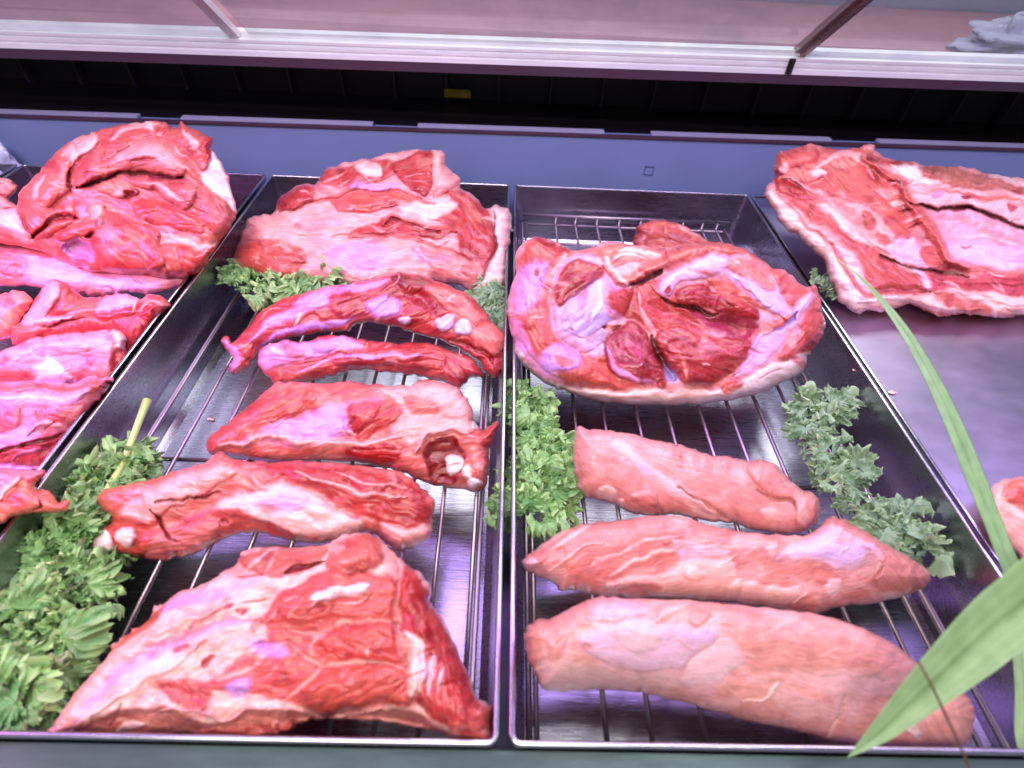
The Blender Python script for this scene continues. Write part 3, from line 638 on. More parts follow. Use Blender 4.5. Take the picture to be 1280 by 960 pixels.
meat('rib_slab', 'big triangular slab of ribs with coral muscle at the front of the rib tray', 'ribs', GR,
 d2([(35,578),(60,540),(110,470),(150,425),(198,368),(205,345),(240,320),(300,280),(315,245),(330,240),(380,205),(430,190),(480,165),(530,130),(545,100),(600,90),(680,92),(770,80),(800,60),(850,55),(890,65),(920,90),(940,110),(975,140),(1010,165),(1030,200),(1030,235),(1065,280),(1100,360),(1135,440),(1150,480),(1190,505),(1185,550),(1194,606),(1110,601),(1060,575),(1000,560),(940,547),(860,538),(780,535),(715,540),(690,552),(650,575),(580,590),(500,588),(440,583),(400,570),(330,583),(250,580),(150,580),(80,579)]),
 RK+.02, 18, .026, 40, FT, [
 P(d2([(590,270),(640,220),(690,180),(760,150),(850,160),(930,165),(945,230),(950,290),(965,400),(990,470),(980,508),(900,498),(760,520),(700,510),(640,480),(560,470),(430,450),(480,425),(530,380),(590,350),(600,300)]), (.620,.078,.062), .003, 30, 4, -8, fr=1),
 P(d2([(745,320),(850,290),(945,290),(960,375),(880,385),(800,375),(750,350)]), (.600,.066,.058), .004, 16, 2, 10),
 P(d2([(700,500),(720,440),(800,400),(880,395),(975,400),(985,490),(900,490),(770,518)]), (.640,.086,.062), .005, 18, 2, -25),
 P(d2([(640,225),(720,170),(800,150),(880,170),(935,180),(940,270),(860,285),(760,275),(680,290),(640,270)]), (.600,.086,.070), .003, 18, 3, -12),
 P(d2([(760,130),(790,75),(850,58),(890,70),(915,110),(900,140),(850,160),(780,150)]), (.600,.117,.094), .008, 22, 2, 30),
 P(d2([(545,110),(640,92),(760,85),(760,110),(700,150),(650,165),(560,150)]), (.460,.094,.070), .001, 14, 3, -20),
 L(d2([(655,160),(700,140),(760,125)]), 7, MD, -.004), L(d2([(560,150),(600,110),(640,100)]), 6, FT, .002),
 L(d2([(650,300),(720,312),(800,290),(880,282),(950,288)]), 7, FT, -.003, 2.5), L(d2([(720,400),(800,388),(880,388),(970,398)]), 7, FT, -.003, 2.5),
 L(d2([(480,430),(560,400),(600,360),(660,330)]), 8, FT, -.001, 3), L(d2([(640,480),(700,450),(740,400),(700,370),(660,330)]), 7, FT, -.002, 3),
 L(d2([(940,130),(950,200),(948,290),(970,400),(985,500)]), 10, FT, -.004, 2.5),
 P(d2([(720,222),(740,205),(780,192),(830,188),(868,194),(850,210),(800,212),(770,225),(740,232)]), (.840,.620,.720), .003, 8, 2),
 P(d2([(955,140),(1020,195),(1060,285),(1110,380),(1150,480),(1180,540),(1130,570),(1060,545),(1000,505),(975,420),(958,300)]), (.500,.035,.035), .002, 26, 3, 75),
 P(d2([(970,180),(1010,200),(1030,300),(1050,380),(1000,330),(975,260)]), (.360,.009,.012), .001, 12, 4, 75),
 L(d2([(965,310),(985,340),(995,400),(985,470)]), 22, FW_, .002, 3), L(d2([(1012,360),(1010,400),(1003,440)]), 9, (.760,.450,.600), .001),
 L(d2([(1035,370),(1030,420),(1022,465)]), 9, (.760,.400,.520), .001), L(d2([(1060,400),(1056,440),(1050,470)]), 6, (.740,.400,.460), .001),
 P(d2([(1060,540),(1120,540),(1180,500),(1192,520),(1190,600),(1120,600)]), (.550,.094,.078), .001, 12, 3, 60),
 P(d2([(60,575),(140,530),(230,505),(330,498),(400,520),(470,540),(560,505),(700,515),(860,505),(985,515),(1060,560),(1190,603),(1100,620),(1000,575),(860,550),(700,560),(500,600),(330,600),(100,600)]), (.500,.156,.125), -.006, 12, 3, 10),
 P(d2([(430,560),(560,550),(700,545),(660,575),(560,595),(450,590)]), (.500,.094,.070), .005, 10, 3),
 OO(d2,255,555,38,14,2.065,col=FW_,rot=-.15), OO(d2,108,566,14,10,2.065,col=FW_),
 L(d2([(300,520),(420,510),(500,535),(600,500),(760,530),(900,505)]), 4, FT, .003),
 OO(d2,385,352,22,11,2.065,col=(.560,.078,.101),h=-.001), OO(d2,452,386,22,9,2.065,col=(.550,.094,.094),h=-.001,rot=-.5), OO(d2,500,246,30,8,2.065,col=(.580,.109,.140),h=0,rot=-.3),
 OO(d2,545,255,18,7,2.065,col=(.550,.078,.109),h=0), OO(d2,600,338,34,12,2.065,col=(.580,.101,.125),h=-.001,rot=-.2), OO(d2,430,262,30,6,2.065,col=(.600,.156,.218),h=0,rot=-.35),
 P(d2([(325,445),(390,430),(450,440),(460,475),(430,510),(370,495)]), (.560,.070,.078), .001, 12, 5, 60),
 P(d2([(500,450),(560,430),(560,470),(530,480)]), SK, .001, 10, 5, a=.8), P(d2([(560,330),(640,340),(660,370),(600,370)]), SK, 0, 10, 6, a=.7),
 L(d2([(60,560),(140,450),(240,370),(340,300),(480,250)]), 18, (.800,.400,.360), .004, 5), L(d2([(110,540),(200,440),(330,350),(480,290),(580,280)]), 12, LP, -.002, 5, .8),
 L(d2([(330,260),(400,230),(500,200),(580,180)]), 12, SK, -.001, 4, .8), L(d2([(200,355),(300,285),(340,245)]), 10, MB_, 0, 3),
 L(d2([(150,520),(260,450),(350,400),(450,330)]), 14, FW_, .003, 5, .7),
 ], -32, (.800,.460,.420), back=.03, rough=1.1, marb=.25, blot=.3)

# ---- tray of fillets
meat('pork_offcut', 'small smooth red offcut poking out behind the big round pork joint', 'pork cut', None,
 [(793,292),(804,278),(828,275),(850,280),(868,290),(882,300),(890,330),(840,345),(800,340),(792,310)], RK+.008, 50, .012, 18, (.500,.094,.070),
 [P([(793,292),(800,280),(812,290),(805,320),(795,315)], (.380,.039,.039), 0, 8, 2), L([(850,282),(868,294),(885,305)], 5, FT, .001)], 20, None, back=.03)
meat('pork_joint', 'big round skin-on pork joint with lilac sinew and dark red muscles', 'pork joint', None,
 c5([(42,520),(45,450),(70,350),(70,290),(90,250),(130,225),(200,230),(275,265),(350,258),(400,238),(500,250),(600,262),(700,245),(800,240),(870,255),(940,285),(1000,330),(1050,345),(1120,400),(1160,400),(1185,480),(1193,560),(1160,620),(1135,650),(1120,700),(1060,745),(960,790),(850,815),(700,832),(500,832),(350,815),(260,785),(180,755),(110,700),(70,650),(60,590)]),
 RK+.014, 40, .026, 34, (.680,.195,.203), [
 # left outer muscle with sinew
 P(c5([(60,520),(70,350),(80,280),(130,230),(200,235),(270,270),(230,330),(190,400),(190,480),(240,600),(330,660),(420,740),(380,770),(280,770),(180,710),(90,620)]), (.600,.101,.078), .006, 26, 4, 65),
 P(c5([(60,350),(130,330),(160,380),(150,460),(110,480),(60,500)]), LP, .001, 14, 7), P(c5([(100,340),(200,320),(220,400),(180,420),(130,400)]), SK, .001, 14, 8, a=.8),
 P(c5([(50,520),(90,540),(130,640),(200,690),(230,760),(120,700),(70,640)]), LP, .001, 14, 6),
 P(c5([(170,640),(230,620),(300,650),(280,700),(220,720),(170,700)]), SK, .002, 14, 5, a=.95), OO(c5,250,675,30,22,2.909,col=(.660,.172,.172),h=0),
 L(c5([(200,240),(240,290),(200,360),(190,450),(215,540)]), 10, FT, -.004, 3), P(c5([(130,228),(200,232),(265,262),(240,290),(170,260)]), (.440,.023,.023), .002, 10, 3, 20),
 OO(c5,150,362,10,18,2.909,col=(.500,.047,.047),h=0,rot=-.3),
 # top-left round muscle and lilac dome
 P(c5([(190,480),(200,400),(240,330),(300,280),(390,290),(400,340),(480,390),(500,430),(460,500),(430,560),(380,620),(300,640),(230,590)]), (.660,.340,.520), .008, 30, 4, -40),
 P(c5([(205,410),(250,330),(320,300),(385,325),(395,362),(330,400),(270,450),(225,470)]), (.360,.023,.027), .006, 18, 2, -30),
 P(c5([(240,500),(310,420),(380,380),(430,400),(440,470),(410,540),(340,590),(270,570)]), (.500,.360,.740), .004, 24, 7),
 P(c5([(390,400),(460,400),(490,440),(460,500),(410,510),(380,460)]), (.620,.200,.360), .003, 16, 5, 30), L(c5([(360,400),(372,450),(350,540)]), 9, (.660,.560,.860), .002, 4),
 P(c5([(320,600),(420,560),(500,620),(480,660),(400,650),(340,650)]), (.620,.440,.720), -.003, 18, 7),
 P(c5([(300,690),(390,660),(480,720),(560,760),(440,770),(320,765)]), (.620,.101,.078), .002, 18, 4, 15),
 # dark oval muscle
 P(c5([(390,640),(395,600),(440,555),(480,520),(530,555),(575,620),(610,730),(585,750),(500,748),(420,695)]), (.300,.014,.027), .011, 30, 2, 50),
 OO(c5,480,640,50,42,2.909,col=(.460,.047,.125),h=.001), L(c5([(400,620),(440,680),(500,735),(590,755)]), 8, LP, .001, 2),
 L(c5([(390,560),(420,555),(450,540)]), 7, MD, -.006), L(c5([(400,590),(420,550),(470,525)]), 7, FT, .003),
 P(c5([(575,735),(620,745),(615,775),(585,770)]), (.500,.047,.039), .004, 8, 2),
 # centre torn zone
 P(c5([(400,440),(470,400),(540,390),(600,380),(660,440),(720,500),(700,560),(620,570),(590,620),(560,570),(500,520),(450,500)]), (.500,.055,.047), .002, 20, 4, 35),
 L(c5([(520,420),(540,500),(570,580),(590,650)]), 9, FT, .003), L(c5([(560,400),(640,460),(730,520)]), 7, MP, .003),
 # crease between the two dark muscles
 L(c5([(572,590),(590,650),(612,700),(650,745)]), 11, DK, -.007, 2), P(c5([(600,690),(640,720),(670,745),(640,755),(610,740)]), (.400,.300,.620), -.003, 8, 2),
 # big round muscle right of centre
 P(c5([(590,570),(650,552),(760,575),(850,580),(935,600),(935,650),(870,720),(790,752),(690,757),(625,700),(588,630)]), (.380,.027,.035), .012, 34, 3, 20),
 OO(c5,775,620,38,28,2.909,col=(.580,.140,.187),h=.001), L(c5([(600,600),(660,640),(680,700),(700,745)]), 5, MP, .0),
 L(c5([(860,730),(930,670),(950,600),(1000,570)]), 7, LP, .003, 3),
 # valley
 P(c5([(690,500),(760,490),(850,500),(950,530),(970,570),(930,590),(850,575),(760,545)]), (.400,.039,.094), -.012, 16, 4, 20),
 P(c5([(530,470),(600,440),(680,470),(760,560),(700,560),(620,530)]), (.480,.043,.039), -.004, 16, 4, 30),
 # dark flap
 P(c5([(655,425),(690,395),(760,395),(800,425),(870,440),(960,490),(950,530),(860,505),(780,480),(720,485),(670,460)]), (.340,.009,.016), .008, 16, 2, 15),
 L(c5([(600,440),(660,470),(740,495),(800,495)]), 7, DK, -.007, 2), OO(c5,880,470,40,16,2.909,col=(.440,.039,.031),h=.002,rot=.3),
 P(c5([(770,370),(860,360),(960,440),(1000,470),(960,480),(900,455),(820,430)]), (.660,.133,.109), .004, 12, 3, 30),
 # lilac fascia arc
 P(c5([(590,410),(610,370),(680,330),(780,290),(880,300),(960,350),(1040,420),(1085,500),(1060,520),(960,460),(860,370),(760,365),(670,385),(640,432),(605,430)]), (.620,.400,.680), .007, 20, 4),
 P(c5([(840,300),(920,310),(1010,390),(1000,420),(900,370),(840,340)]), (.620,.156,.133), .002, 12, 4, 40), P(c5([(700,330),(780,330),(820,350),(760,350)]), (.600,.125,.140), .001, 8, 3),
 OO(c5,625,415,13,12,2.909,col=(.550,.062,.062),h=-.001), P(c5([(850,370),(900,370),(1000,450),(980,470),(900,410)]), (.500,.420,.800), .001, 10, 5),
 P(c5([(990,350),(1050,350),(1120,410),(1150,450),(1090,470),(1040,410)]), (.600,.094,.086), .003, 16, 4, 40),
 P(c5([(1080,490),(1130,440),(1165,410),(1190,500),(1190,560),(1140,640),(1050,670),(1015,660),(1060,610),(1110,560)]), (.580,.094,.086), .006, 22, 4, -50),
 P(c5([(950,600),(1040,530),(1130,440),(1160,460),(1090,540),(1040,610),(960,690),(900,730),(870,730),(930,670)]), (.660,.380,.640), .003, 16, 5),
 L(c5([(960,580),(1010,540),(1080,500)]), 12, (.560,.101,.078), .002, 3), L(c5([(1000,570),(1060,530),(1100,505)]), 5, (.360,.260,.600), -.005),
 # cord across the top
 L(c5([(395,320),(440,370),(500,370),(560,335),(650,290),(780,262),(900,270),(990,320)]), 17, (.660,.140,.101), .010, 3), L(c5([(480,392),(540,378),(590,345),(600,335)]), 9, DK, -.007, 2),
 P(c5([(350,262),(420,242),(520,252),(600,265),(560,300),(480,330),(420,330),(380,300)]), (.580,.172,.125), .002, 14, 3, -20), L(c5([(450,280),(520,270),(580,280)]), 5, FW_, .001), L(c5([(430,300),(500,290),(540,300)]), 4, FW_, .001),
 L(c5([(395,290),(430,340),(490,400)]), 6, FW_, .002),
 # rind along the bottom
 P(c5([(60,600),(95,660),(180,745),(240,770),(330,775),(450,790),(600,778),(760,778),(850,765),(930,725),(1010,680),(1050,672),(1140,640),(1150,700),(1060,760),(960,800),(700,850),(400,840),(200,790),(80,710)]), (.800,.620,.680), .003, 14, 3, 0),
 L(c5([(240,775),(450,805),(640,800),(850,785)]), 16, (.840,.540,.500), .002, 3), P(c5([(830,755),(880,745),(895,760),(850,785),(825,775)]), (.620,.101,.094), .002, 8, 3),
 L(c5([(230,790),(400,812),(600,822)]), 5, (.700,.360,.340), -.001),
 ], 30, (.700,.300,.360), back=.06, rough=1.15, marb=.5, blot=.22)
meat('pork_fillet', 'shortest of the three fillets, lying just in front of the round joint', 'pork fillet', GF,
 e7([(75,55),(120,55),(240,70),(350,90),(460,115),(560,135),(640,160),(720,185),(800,190),(880,210),(940,205),(990,215),(1050,260),(1090,310),(1150,350),(1200,370),(1225,420),(1215,490),(1160,545),(1090,555),(1000,548),(900,530),(820,505),(700,495),(620,480),(540,465),(440,470),(340,460),(280,430),(220,405),(150,390),(90,355),(75,300),(60,200)]),
 RK+.008, 42, .021, 32, (.660,.156,.133), [
 P(e7([(75,60),(240,75),(460,120),(640,165),(560,200),(420,170),(260,120),(120,100)]), (.700,.187,.187), .001, 16, 5, 18),
 L(e7([(250,120),(330,190),(430,270),(560,350),(680,430),(760,480)]), 15, (.800,.500,.600), .001, 5, .9), P(e7([(350,220),(400,220),(430,270),(390,270)]), (.620,.450,.850), 0, 8, 5),
 P(e7([(90,180),(200,150),(330,230),(420,330),(470,380),(440,440),(340,450),(240,410),(110,340)]), (.640,.133,.109), .004, 24, 6, 30),
 P(e7([(340,380),(420,360),(480,390),(470,440),(400,450)]), (.540,.078,.062), .002, 14, 4), L(e7([(440,430),(470,440),(500,460)]), 6, MD, -.004),
 P(e7([(170,350),(230,330),(280,380),(240,410),(190,390)]), (.820,.550,.480), .002, 10, 4), OO(e7,292,412,18,20,3.765,col=FT,h=.002),
 P(e7([(600,370),(700,430),(830,500),(800,515),(700,500),(620,450)]), (.760,.420,.380), -.002, 10, 4), L(e7([(580,370),(680,420),(800,500)]), 4, FW_, .001),
 L(e7([(560,330),(680,410),(800,500),(860,525)]), 5, (.500,.094,.078), -.005, 2),
 P(e7([(880,215),(990,220),(1080,300),(1110,420),(1060,400),(960,340),(900,280)]), (.680,.140,.117), .006, 24, 3, 35), L(e7([(930,350),(1000,385),(1080,405),(1100,440)]), 6, (.440,.047,.039), -.004, 2),
 P(e7([(1100,340),(1200,375),(1225,430),(1180,520),(1120,545),(1105,450)]), (.660,.156,.125), .004, 14, 3, 70), P(e7([(940,460),(990,430),(1025,450),(980,475)]), (.840,.500,.480), .001, 6, 2), OO(e7,787,215,8,10,3.765,col=FT,h=.001),
 P(e7([(1120,440),(1175,440),(1180,500),(1130,500)]), (.740,.340,.320), 0, 8, 3),
 L(e7([(1200,375),(1215,420),(1200,480)]), 8, MB_, .003),
 ], 22, (.70,.25,.24), back=.035, rough=.34, marb=.05, blot=.08, tint=(1.02, 1.25, 1.3), even=.5)
meat('pork_fillet', 'middle fillet of the three with pointed ends and a lilac patch on its right', 'pork fillet', GF,
 [(652,702),(665,690),(700,665),(730,655),(780,650),(820,644),(860,648),(900,660),(960,668),(1010,668),(1033,650),(1040,645),(1060,652),(1090,670),(1125,690),(1150,705),(1165,720),(1155,735),(1125,747),(1090,755),(1050,758),(1020,767),(980,763),(930,755),(880,750),(800,748),(750,745),(722,738),(700,739),(694,738),(697,732),(675,722),(657,712)],
 RK+.008, 44, .021, 34, (.620,.117,.094), [
 P(e5([(300,250),(450,130),(700,90),(900,90),(1000,180),(900,300),(700,370),(450,450),(330,400)]), (.620,.101,.082), .001, 30, 6, -14),
 P(e5([(60,320),(200,240),(320,150),(460,110),(400,180),(280,260),(180,330),(120,360)]), (.580,.094,.078), .002, 16, 4, -35), L(e5([(230,260),(330,180),(450,130)]), 7, FT, .001), L(e5([(200,390),(300,320),(400,260),(520,230)]), 5, FT, .001),
 P(e5([(60,320),(120,310),(150,350),(100,385)]), (.660,.300,.360), .001, 8, 3), 
 L(e5([(430,360),(620,250),(850,180),(1000,170)]), 5, FT, -.001, 2, .6), L(e5([(560,410),(700,320),(880,270),(930,280)]), 6, (.800,.480,.380), .001, 2, .7),
 P(e5([(520,470),(640,420),(850,400),(960,350),(1100,310),(1280,340),(1280,540),(1100,545),(960,530),(800,520),(700,480),(600,500)]), (.740,.360,.320), .003, 20, 6, -8),
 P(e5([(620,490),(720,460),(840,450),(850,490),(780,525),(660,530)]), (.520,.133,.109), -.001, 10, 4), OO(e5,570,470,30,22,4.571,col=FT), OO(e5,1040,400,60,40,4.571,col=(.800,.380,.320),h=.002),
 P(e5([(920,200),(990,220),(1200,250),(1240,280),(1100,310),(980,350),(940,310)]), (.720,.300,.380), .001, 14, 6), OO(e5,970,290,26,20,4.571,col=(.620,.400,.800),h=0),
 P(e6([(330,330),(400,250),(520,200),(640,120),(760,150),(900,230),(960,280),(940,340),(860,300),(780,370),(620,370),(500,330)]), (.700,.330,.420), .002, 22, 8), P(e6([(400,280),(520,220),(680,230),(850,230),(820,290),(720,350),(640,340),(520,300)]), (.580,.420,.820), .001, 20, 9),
 P(e6([(620,100),(660,72),(760,100),(900,180),(1040,260),(1000,280),(880,220),(760,150)]), (.540,.078,.062), .002, 14, 3, 30), L(e6([(620,100),(760,165),(900,240),(960,290)]), 4, MP, .001),
 P(e6([(880,400),(960,280),(1060,270),(1210,400),(1160,470),(1040,500),(940,520),(880,470)]), (.580,.133,.094), .002, 20, 5, 50), P(e6([(930,510),(1040,490),(1100,480),(1040,530),(960,550)]), (.760,.400,.320), .001, 8, 3),
 P(e6([(60,440),(160,440),(260,460),(420,470),(480,500),(440,560),(330,580),(180,560),(60,540)]), (.760,.380,.330), .003, 16, 5), P(e6([(620,440),(690,430),(700,490),(650,520),(610,490)]), (.840,.520,.550), .001, 8, 3),
 L(e6([(420,560),(500,510),(480,470)]), 5, FT, .002), L(e6([(380,580),(460,590),(560,600),(700,560)]), 12, (.560,.094,.078), .0, 4), L(e6([(900,480),(880,430),(940,360)]), 4, MD, -.002, 2, .5),
 ], -6, (.68,.24,.22), back=.035, rough=.5, marb=.1, blot=.14, tint=(1.02, 1.25, 1.3), even=.35)
meat('pork_fillet', 'longest thickest fillet in front, pale with a lilac pearly patch at its left', 'pork fillet', GF,
 [(656,797),(662,780),(680,772),(685,774),(710,762),(740,748),(760,746),(790,748),(860,750),(930,757),(1000,765),(1050,775),(1100,795),(1140,822),(1165,845),(1200,860),(1217,885),(1216,915),(1205,933),(1160,936),(1110,937),(1060,933),(1020,922),(980,910),(930,900),(880,885),(840,875),(795,865),(750,862),(710,865),(680,862),(670,845),(660,825)],
 RK+.012, 44, .026, 46, (.680,.195,.164), [
 P(e3([(25,290),(60,190),(110,180),(150,200),(110,300),(110,420),(120,550),(90,530),(50,440)]), (.540,.086,.055), .002, 10, 3, 80),
 P(e3([(130,220),(260,130),(380,80),(560,80),(700,100),(1000,100),(1300,140),(1300,260),(1080,230),(1060,140),(900,130),(700,200),(500,190),(380,200),(260,270),(160,340)]), (.680,.133,.117), .001, 22, 6, 6),
 P(e3([(400,100),(520,80),(700,110),(640,180),(480,190),(400,180)]), (.740,.300,.420), .001, 14, 7), L(e3([(720,190),(790,130),(890,110)]), 10, (.800,.380,.360), .002, 4),
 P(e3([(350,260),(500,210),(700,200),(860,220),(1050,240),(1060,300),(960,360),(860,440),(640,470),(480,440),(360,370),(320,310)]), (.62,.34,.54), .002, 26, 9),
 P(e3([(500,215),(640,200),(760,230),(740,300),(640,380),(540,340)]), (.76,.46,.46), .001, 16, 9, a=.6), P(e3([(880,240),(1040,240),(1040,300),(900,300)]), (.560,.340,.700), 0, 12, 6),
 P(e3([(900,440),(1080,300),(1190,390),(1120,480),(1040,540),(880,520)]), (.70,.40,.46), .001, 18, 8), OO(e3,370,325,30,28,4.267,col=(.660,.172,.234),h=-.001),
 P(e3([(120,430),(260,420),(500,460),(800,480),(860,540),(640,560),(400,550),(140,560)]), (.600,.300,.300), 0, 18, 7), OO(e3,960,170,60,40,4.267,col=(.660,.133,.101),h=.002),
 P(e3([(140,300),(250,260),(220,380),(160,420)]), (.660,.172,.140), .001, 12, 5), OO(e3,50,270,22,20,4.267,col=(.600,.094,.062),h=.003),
 P(e4([(0,200),(200,220),(420,240),(700,330),(800,420),(600,500),(300,460),(0,420)]), (.700,.172,.148), .001, 40, 10, 4), P(e4([(350,480),(560,460),(760,520),(640,600),(420,580)]), (.76,.36,.38), 0, 20, 10, a=.8),
 L(e4([(0,625),(100,620),(180,560),(190,540)]), 4, (.840,.500,.440), .001, 1.5), L(e4([(540,600),(520,700),(470,790),(440,830)]), 4, (.800,.420,.360), -.003, 1.5), L(e4([(400,380),(480,350),(560,340)]), 3, (.800,.400,.360), .0, 1.5),
 P(e4([(740,820),(800,780),(880,760),(930,800),(950,860),(860,890),(750,870)]), (.720,.187,.133), .004, 12, 3), P(e4([(860,740),(920,730),(950,790),(920,810),(880,770)]), (.840,.660,.660), .004, 8, 2), P(e4([(950,760),(1050,640),(1160,560),(1230,680),(1210,850),(1100,880),(980,870)]), (.660,.211,.156), .001, 20, 5, 60),
 ], 8, (.72,.29,.29), back=.04, rough=.28, marb=.04, blot=.08, tint=(1.04, 1.3, 1.35), even=.5, evc=(.74,.27,.24))

# ---- pork belly on the flat pan, loin end
meat('pork_belly', 'thick folded pork belly slab with pale rind on the flat pan at the right', 'pork belly', None,
 c6([(165,150),(180,105),(240,90),(320,68),(420,90),(520,85),(555,72),(595,75),(600,100),(660,135),(760,143),(800,160),(900,165),(980,170),(1080,195),(1180,210),(1234,215),(1340,240),(1480,420),(1450,700),(1400,790),(1234,800),(1180,810),(1110,815),(1040,800),(940,800),(880,808),(800,780),(740,755),(640,785),(560,782),(520,795),(450,750),(420,690),(390,620),(380,570),(320,520),(270,470),(200,420),(170,370),(125,300),(122,260),(165,215),(160,180)]),
 PZ+.008, 24, .022, 26, (.64,.22,.21), [
 P(c6([(165,150),(180,105),(330,70),(530,88),(640,150),(720,250),(700,330),(760,420),(700,480),(620,400),(520,320),(400,290),(300,300),(200,290),(165,220)]), (.580,.109,.086), .006, 26, 4, 40),
 P(c6([(200,240),(330,290),(440,330),(520,420),(620,520),(720,590),(840,660),(850,705),(700,700),(600,690),(540,620),(480,500),(400,430),(280,370),(190,300)]), (.520,.078,.066), .002, 20, 4, 40),
 P(c6([(170,170),(240,220),(320,230),(300,280),(230,290),(180,250)]), (.360,.012,.016), -.004, 12, 3), P(c6([(190,115),(330,75),(350,130),(280,170),(200,170)]), (.540,.055,.047), .004, 14, 3),
 OO(c6,205,170,26,26,3.428,col=FT,h=.003), L(c6([(330,190),(400,130),(480,110),(560,130)]), 8, FT, .001), OO(c6,360,195,26,16,3.428,col=FW_,h=.001),
 L(c6([(350,320),(430,370),(500,430),(580,510)]), 12, FW_, .004, 3), L(c6([(480,330),(560,370),(640,440),(700,500)]), 10, FT, .003, 3), OO(c6,570,400,26,40,3.428,col=(.480,.086,.062),h=.001,rot=-.4), P(c6([(600,440),(660,470),(680,540),(620,530)]), (.580,.109,.086), .003, 10, 3),
 P(c6([(125,250),(200,330),(280,370),(380,450),(470,510),(540,620),(560,700),(640,730),(560,790),(510,800),(440,740),(400,620),(330,520),(180,400)]), (.840,.540,.500), .003, 14, 4),
 P(c6([(420,520),(500,540),(560,680),(520,760),(430,680)]), (.860,.560,.660), .002, 18, 7),
 # inner pale membrane of the opened belly
 P(c6([(750,320),(900,345),(1000,360),(1100,380),(1234,430),(1480,500),(1470,610),(1234,600),(1080,600),(960,570),(880,490),(820,410)]), (.72,.35,.43), -.008, 22, 4, 5),
 P(c6([(880,480),(1000,500),(1234,520),(1400,560),(1234,600),(1080,600),(960,570)]), (.700,.460,.740), 0, 14, 8), L(c6([(960,500),(980,515),(1000,500)]), 4, (.580,.109,.078), 0), L(c6([(900,400),(1040,410),(1180,440)]), 4, (.800,.400,.360), 0, 2, .6), L(c6([(950,450),(1080,470),(1200,490)]), 4, (.860,.600,.560), 0, 2, .7),
 # upper folded flap
 P(c6([(650,140),(760,145),(980,172),(1180,210),(1400,260),(1480,430),(1234,430),(1100,380),(980,350),(800,330),(730,300),(690,220)]), (.800,.420,.420), .012, 18, 3, 8),
 P(c6([(780,165),(900,165),(1080,190),(1234,250),(1400,300),(1380,340),(1234,300),(1100,270),(960,255),(860,240),(790,205)]), (.380,.101,.070), .003, 14, 3, 12), P(c6([(660,150),(780,165),(800,215),(870,245),(780,240),(690,200)]), (.840,.640,.640), .001, 10, 4),
 P(c6([(600,125),(700,135),(760,150),(740,165),(640,150)]), (.400,.039,.039), .002, 8, 3), OO(c6,860,290,26,16,3.428,col=(.520,.220,.360),h=-.001), OO(c6,990,300,28,10,3.428,col=(.440,.047,.078),h=-.001), OO(c6,1180,345,22,12,3.428,col=(.500,.078,.094),h=0),
 L(c6([(840,265),(980,280),(1060,300),(1160,310),(1234,320)]), 7, (.660,.156,.117), .001, 2), P(c6([(1080,195),(1180,212),(1234,220),(1234,245),(1160,240)]), FW_, .002, 8, 3),
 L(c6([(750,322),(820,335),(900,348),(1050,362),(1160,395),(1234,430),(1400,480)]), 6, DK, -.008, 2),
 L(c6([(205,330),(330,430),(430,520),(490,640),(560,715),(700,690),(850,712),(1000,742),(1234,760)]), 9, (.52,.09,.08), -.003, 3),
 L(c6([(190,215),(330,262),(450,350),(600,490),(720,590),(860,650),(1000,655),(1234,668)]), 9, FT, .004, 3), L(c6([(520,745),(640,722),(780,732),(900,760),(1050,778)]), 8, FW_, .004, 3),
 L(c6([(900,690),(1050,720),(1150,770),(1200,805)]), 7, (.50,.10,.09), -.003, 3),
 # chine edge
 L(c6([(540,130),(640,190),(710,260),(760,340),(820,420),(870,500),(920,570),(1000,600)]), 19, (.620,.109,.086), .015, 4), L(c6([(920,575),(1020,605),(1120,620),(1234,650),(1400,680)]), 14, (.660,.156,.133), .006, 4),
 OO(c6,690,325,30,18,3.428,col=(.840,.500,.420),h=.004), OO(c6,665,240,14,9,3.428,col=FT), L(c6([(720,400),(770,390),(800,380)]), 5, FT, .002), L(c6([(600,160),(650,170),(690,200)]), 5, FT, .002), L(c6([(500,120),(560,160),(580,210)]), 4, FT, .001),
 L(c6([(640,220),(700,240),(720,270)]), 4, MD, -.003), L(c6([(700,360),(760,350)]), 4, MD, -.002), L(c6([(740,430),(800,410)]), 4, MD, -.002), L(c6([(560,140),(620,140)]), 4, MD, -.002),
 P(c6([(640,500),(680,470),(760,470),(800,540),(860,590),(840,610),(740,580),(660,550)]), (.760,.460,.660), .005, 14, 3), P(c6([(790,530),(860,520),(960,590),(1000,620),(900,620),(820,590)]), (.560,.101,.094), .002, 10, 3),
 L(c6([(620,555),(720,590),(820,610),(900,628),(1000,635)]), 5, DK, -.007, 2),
 P(c6([(790,620),(900,640),(1000,640),(1100,620),(1234,640),(1400,660),(1380,720),(1234,710),(1100,700),(960,690),(850,705)]), (.580,.070,.094), .003, 16, 4, 5), P(c6([(760,600),(800,620),(840,690),(820,710),(780,650)]), (.740,.440,.660), .003, 8, 3),
 P(c6([(520,790),(600,740),(700,705),(800,710),(900,700),(1000,740),(1060,790),(940,780),(860,760),(760,745),(650,770)]), (.800,.460,.420), .002, 12, 4), P(c6([(860,700),(960,730),(1060,760),(1110,800),(1040,800),(960,770),(880,740)]), (.560,.125,.094), .001, 10, 3), L(c6([(740,745),(820,770),(900,795),(1020,795)]), 7, (.500,.109,.086), -.003, 2),
 P(c6([(900,690),(1100,705),(1234,715),(1400,730),(1400,790),(1234,800),(1110,812),(1080,760),(980,720)]), (.820,.500,.460), .004, 14, 3),
 L(c6([(600,690),(720,690),(840,705)]), 10, (.460,.078,.078), -.004, 4),
 ], 8, (.66,.26,.27), back=.05, rough=1.15, marb=.35, blot=.5, floor=PZ+.0005)
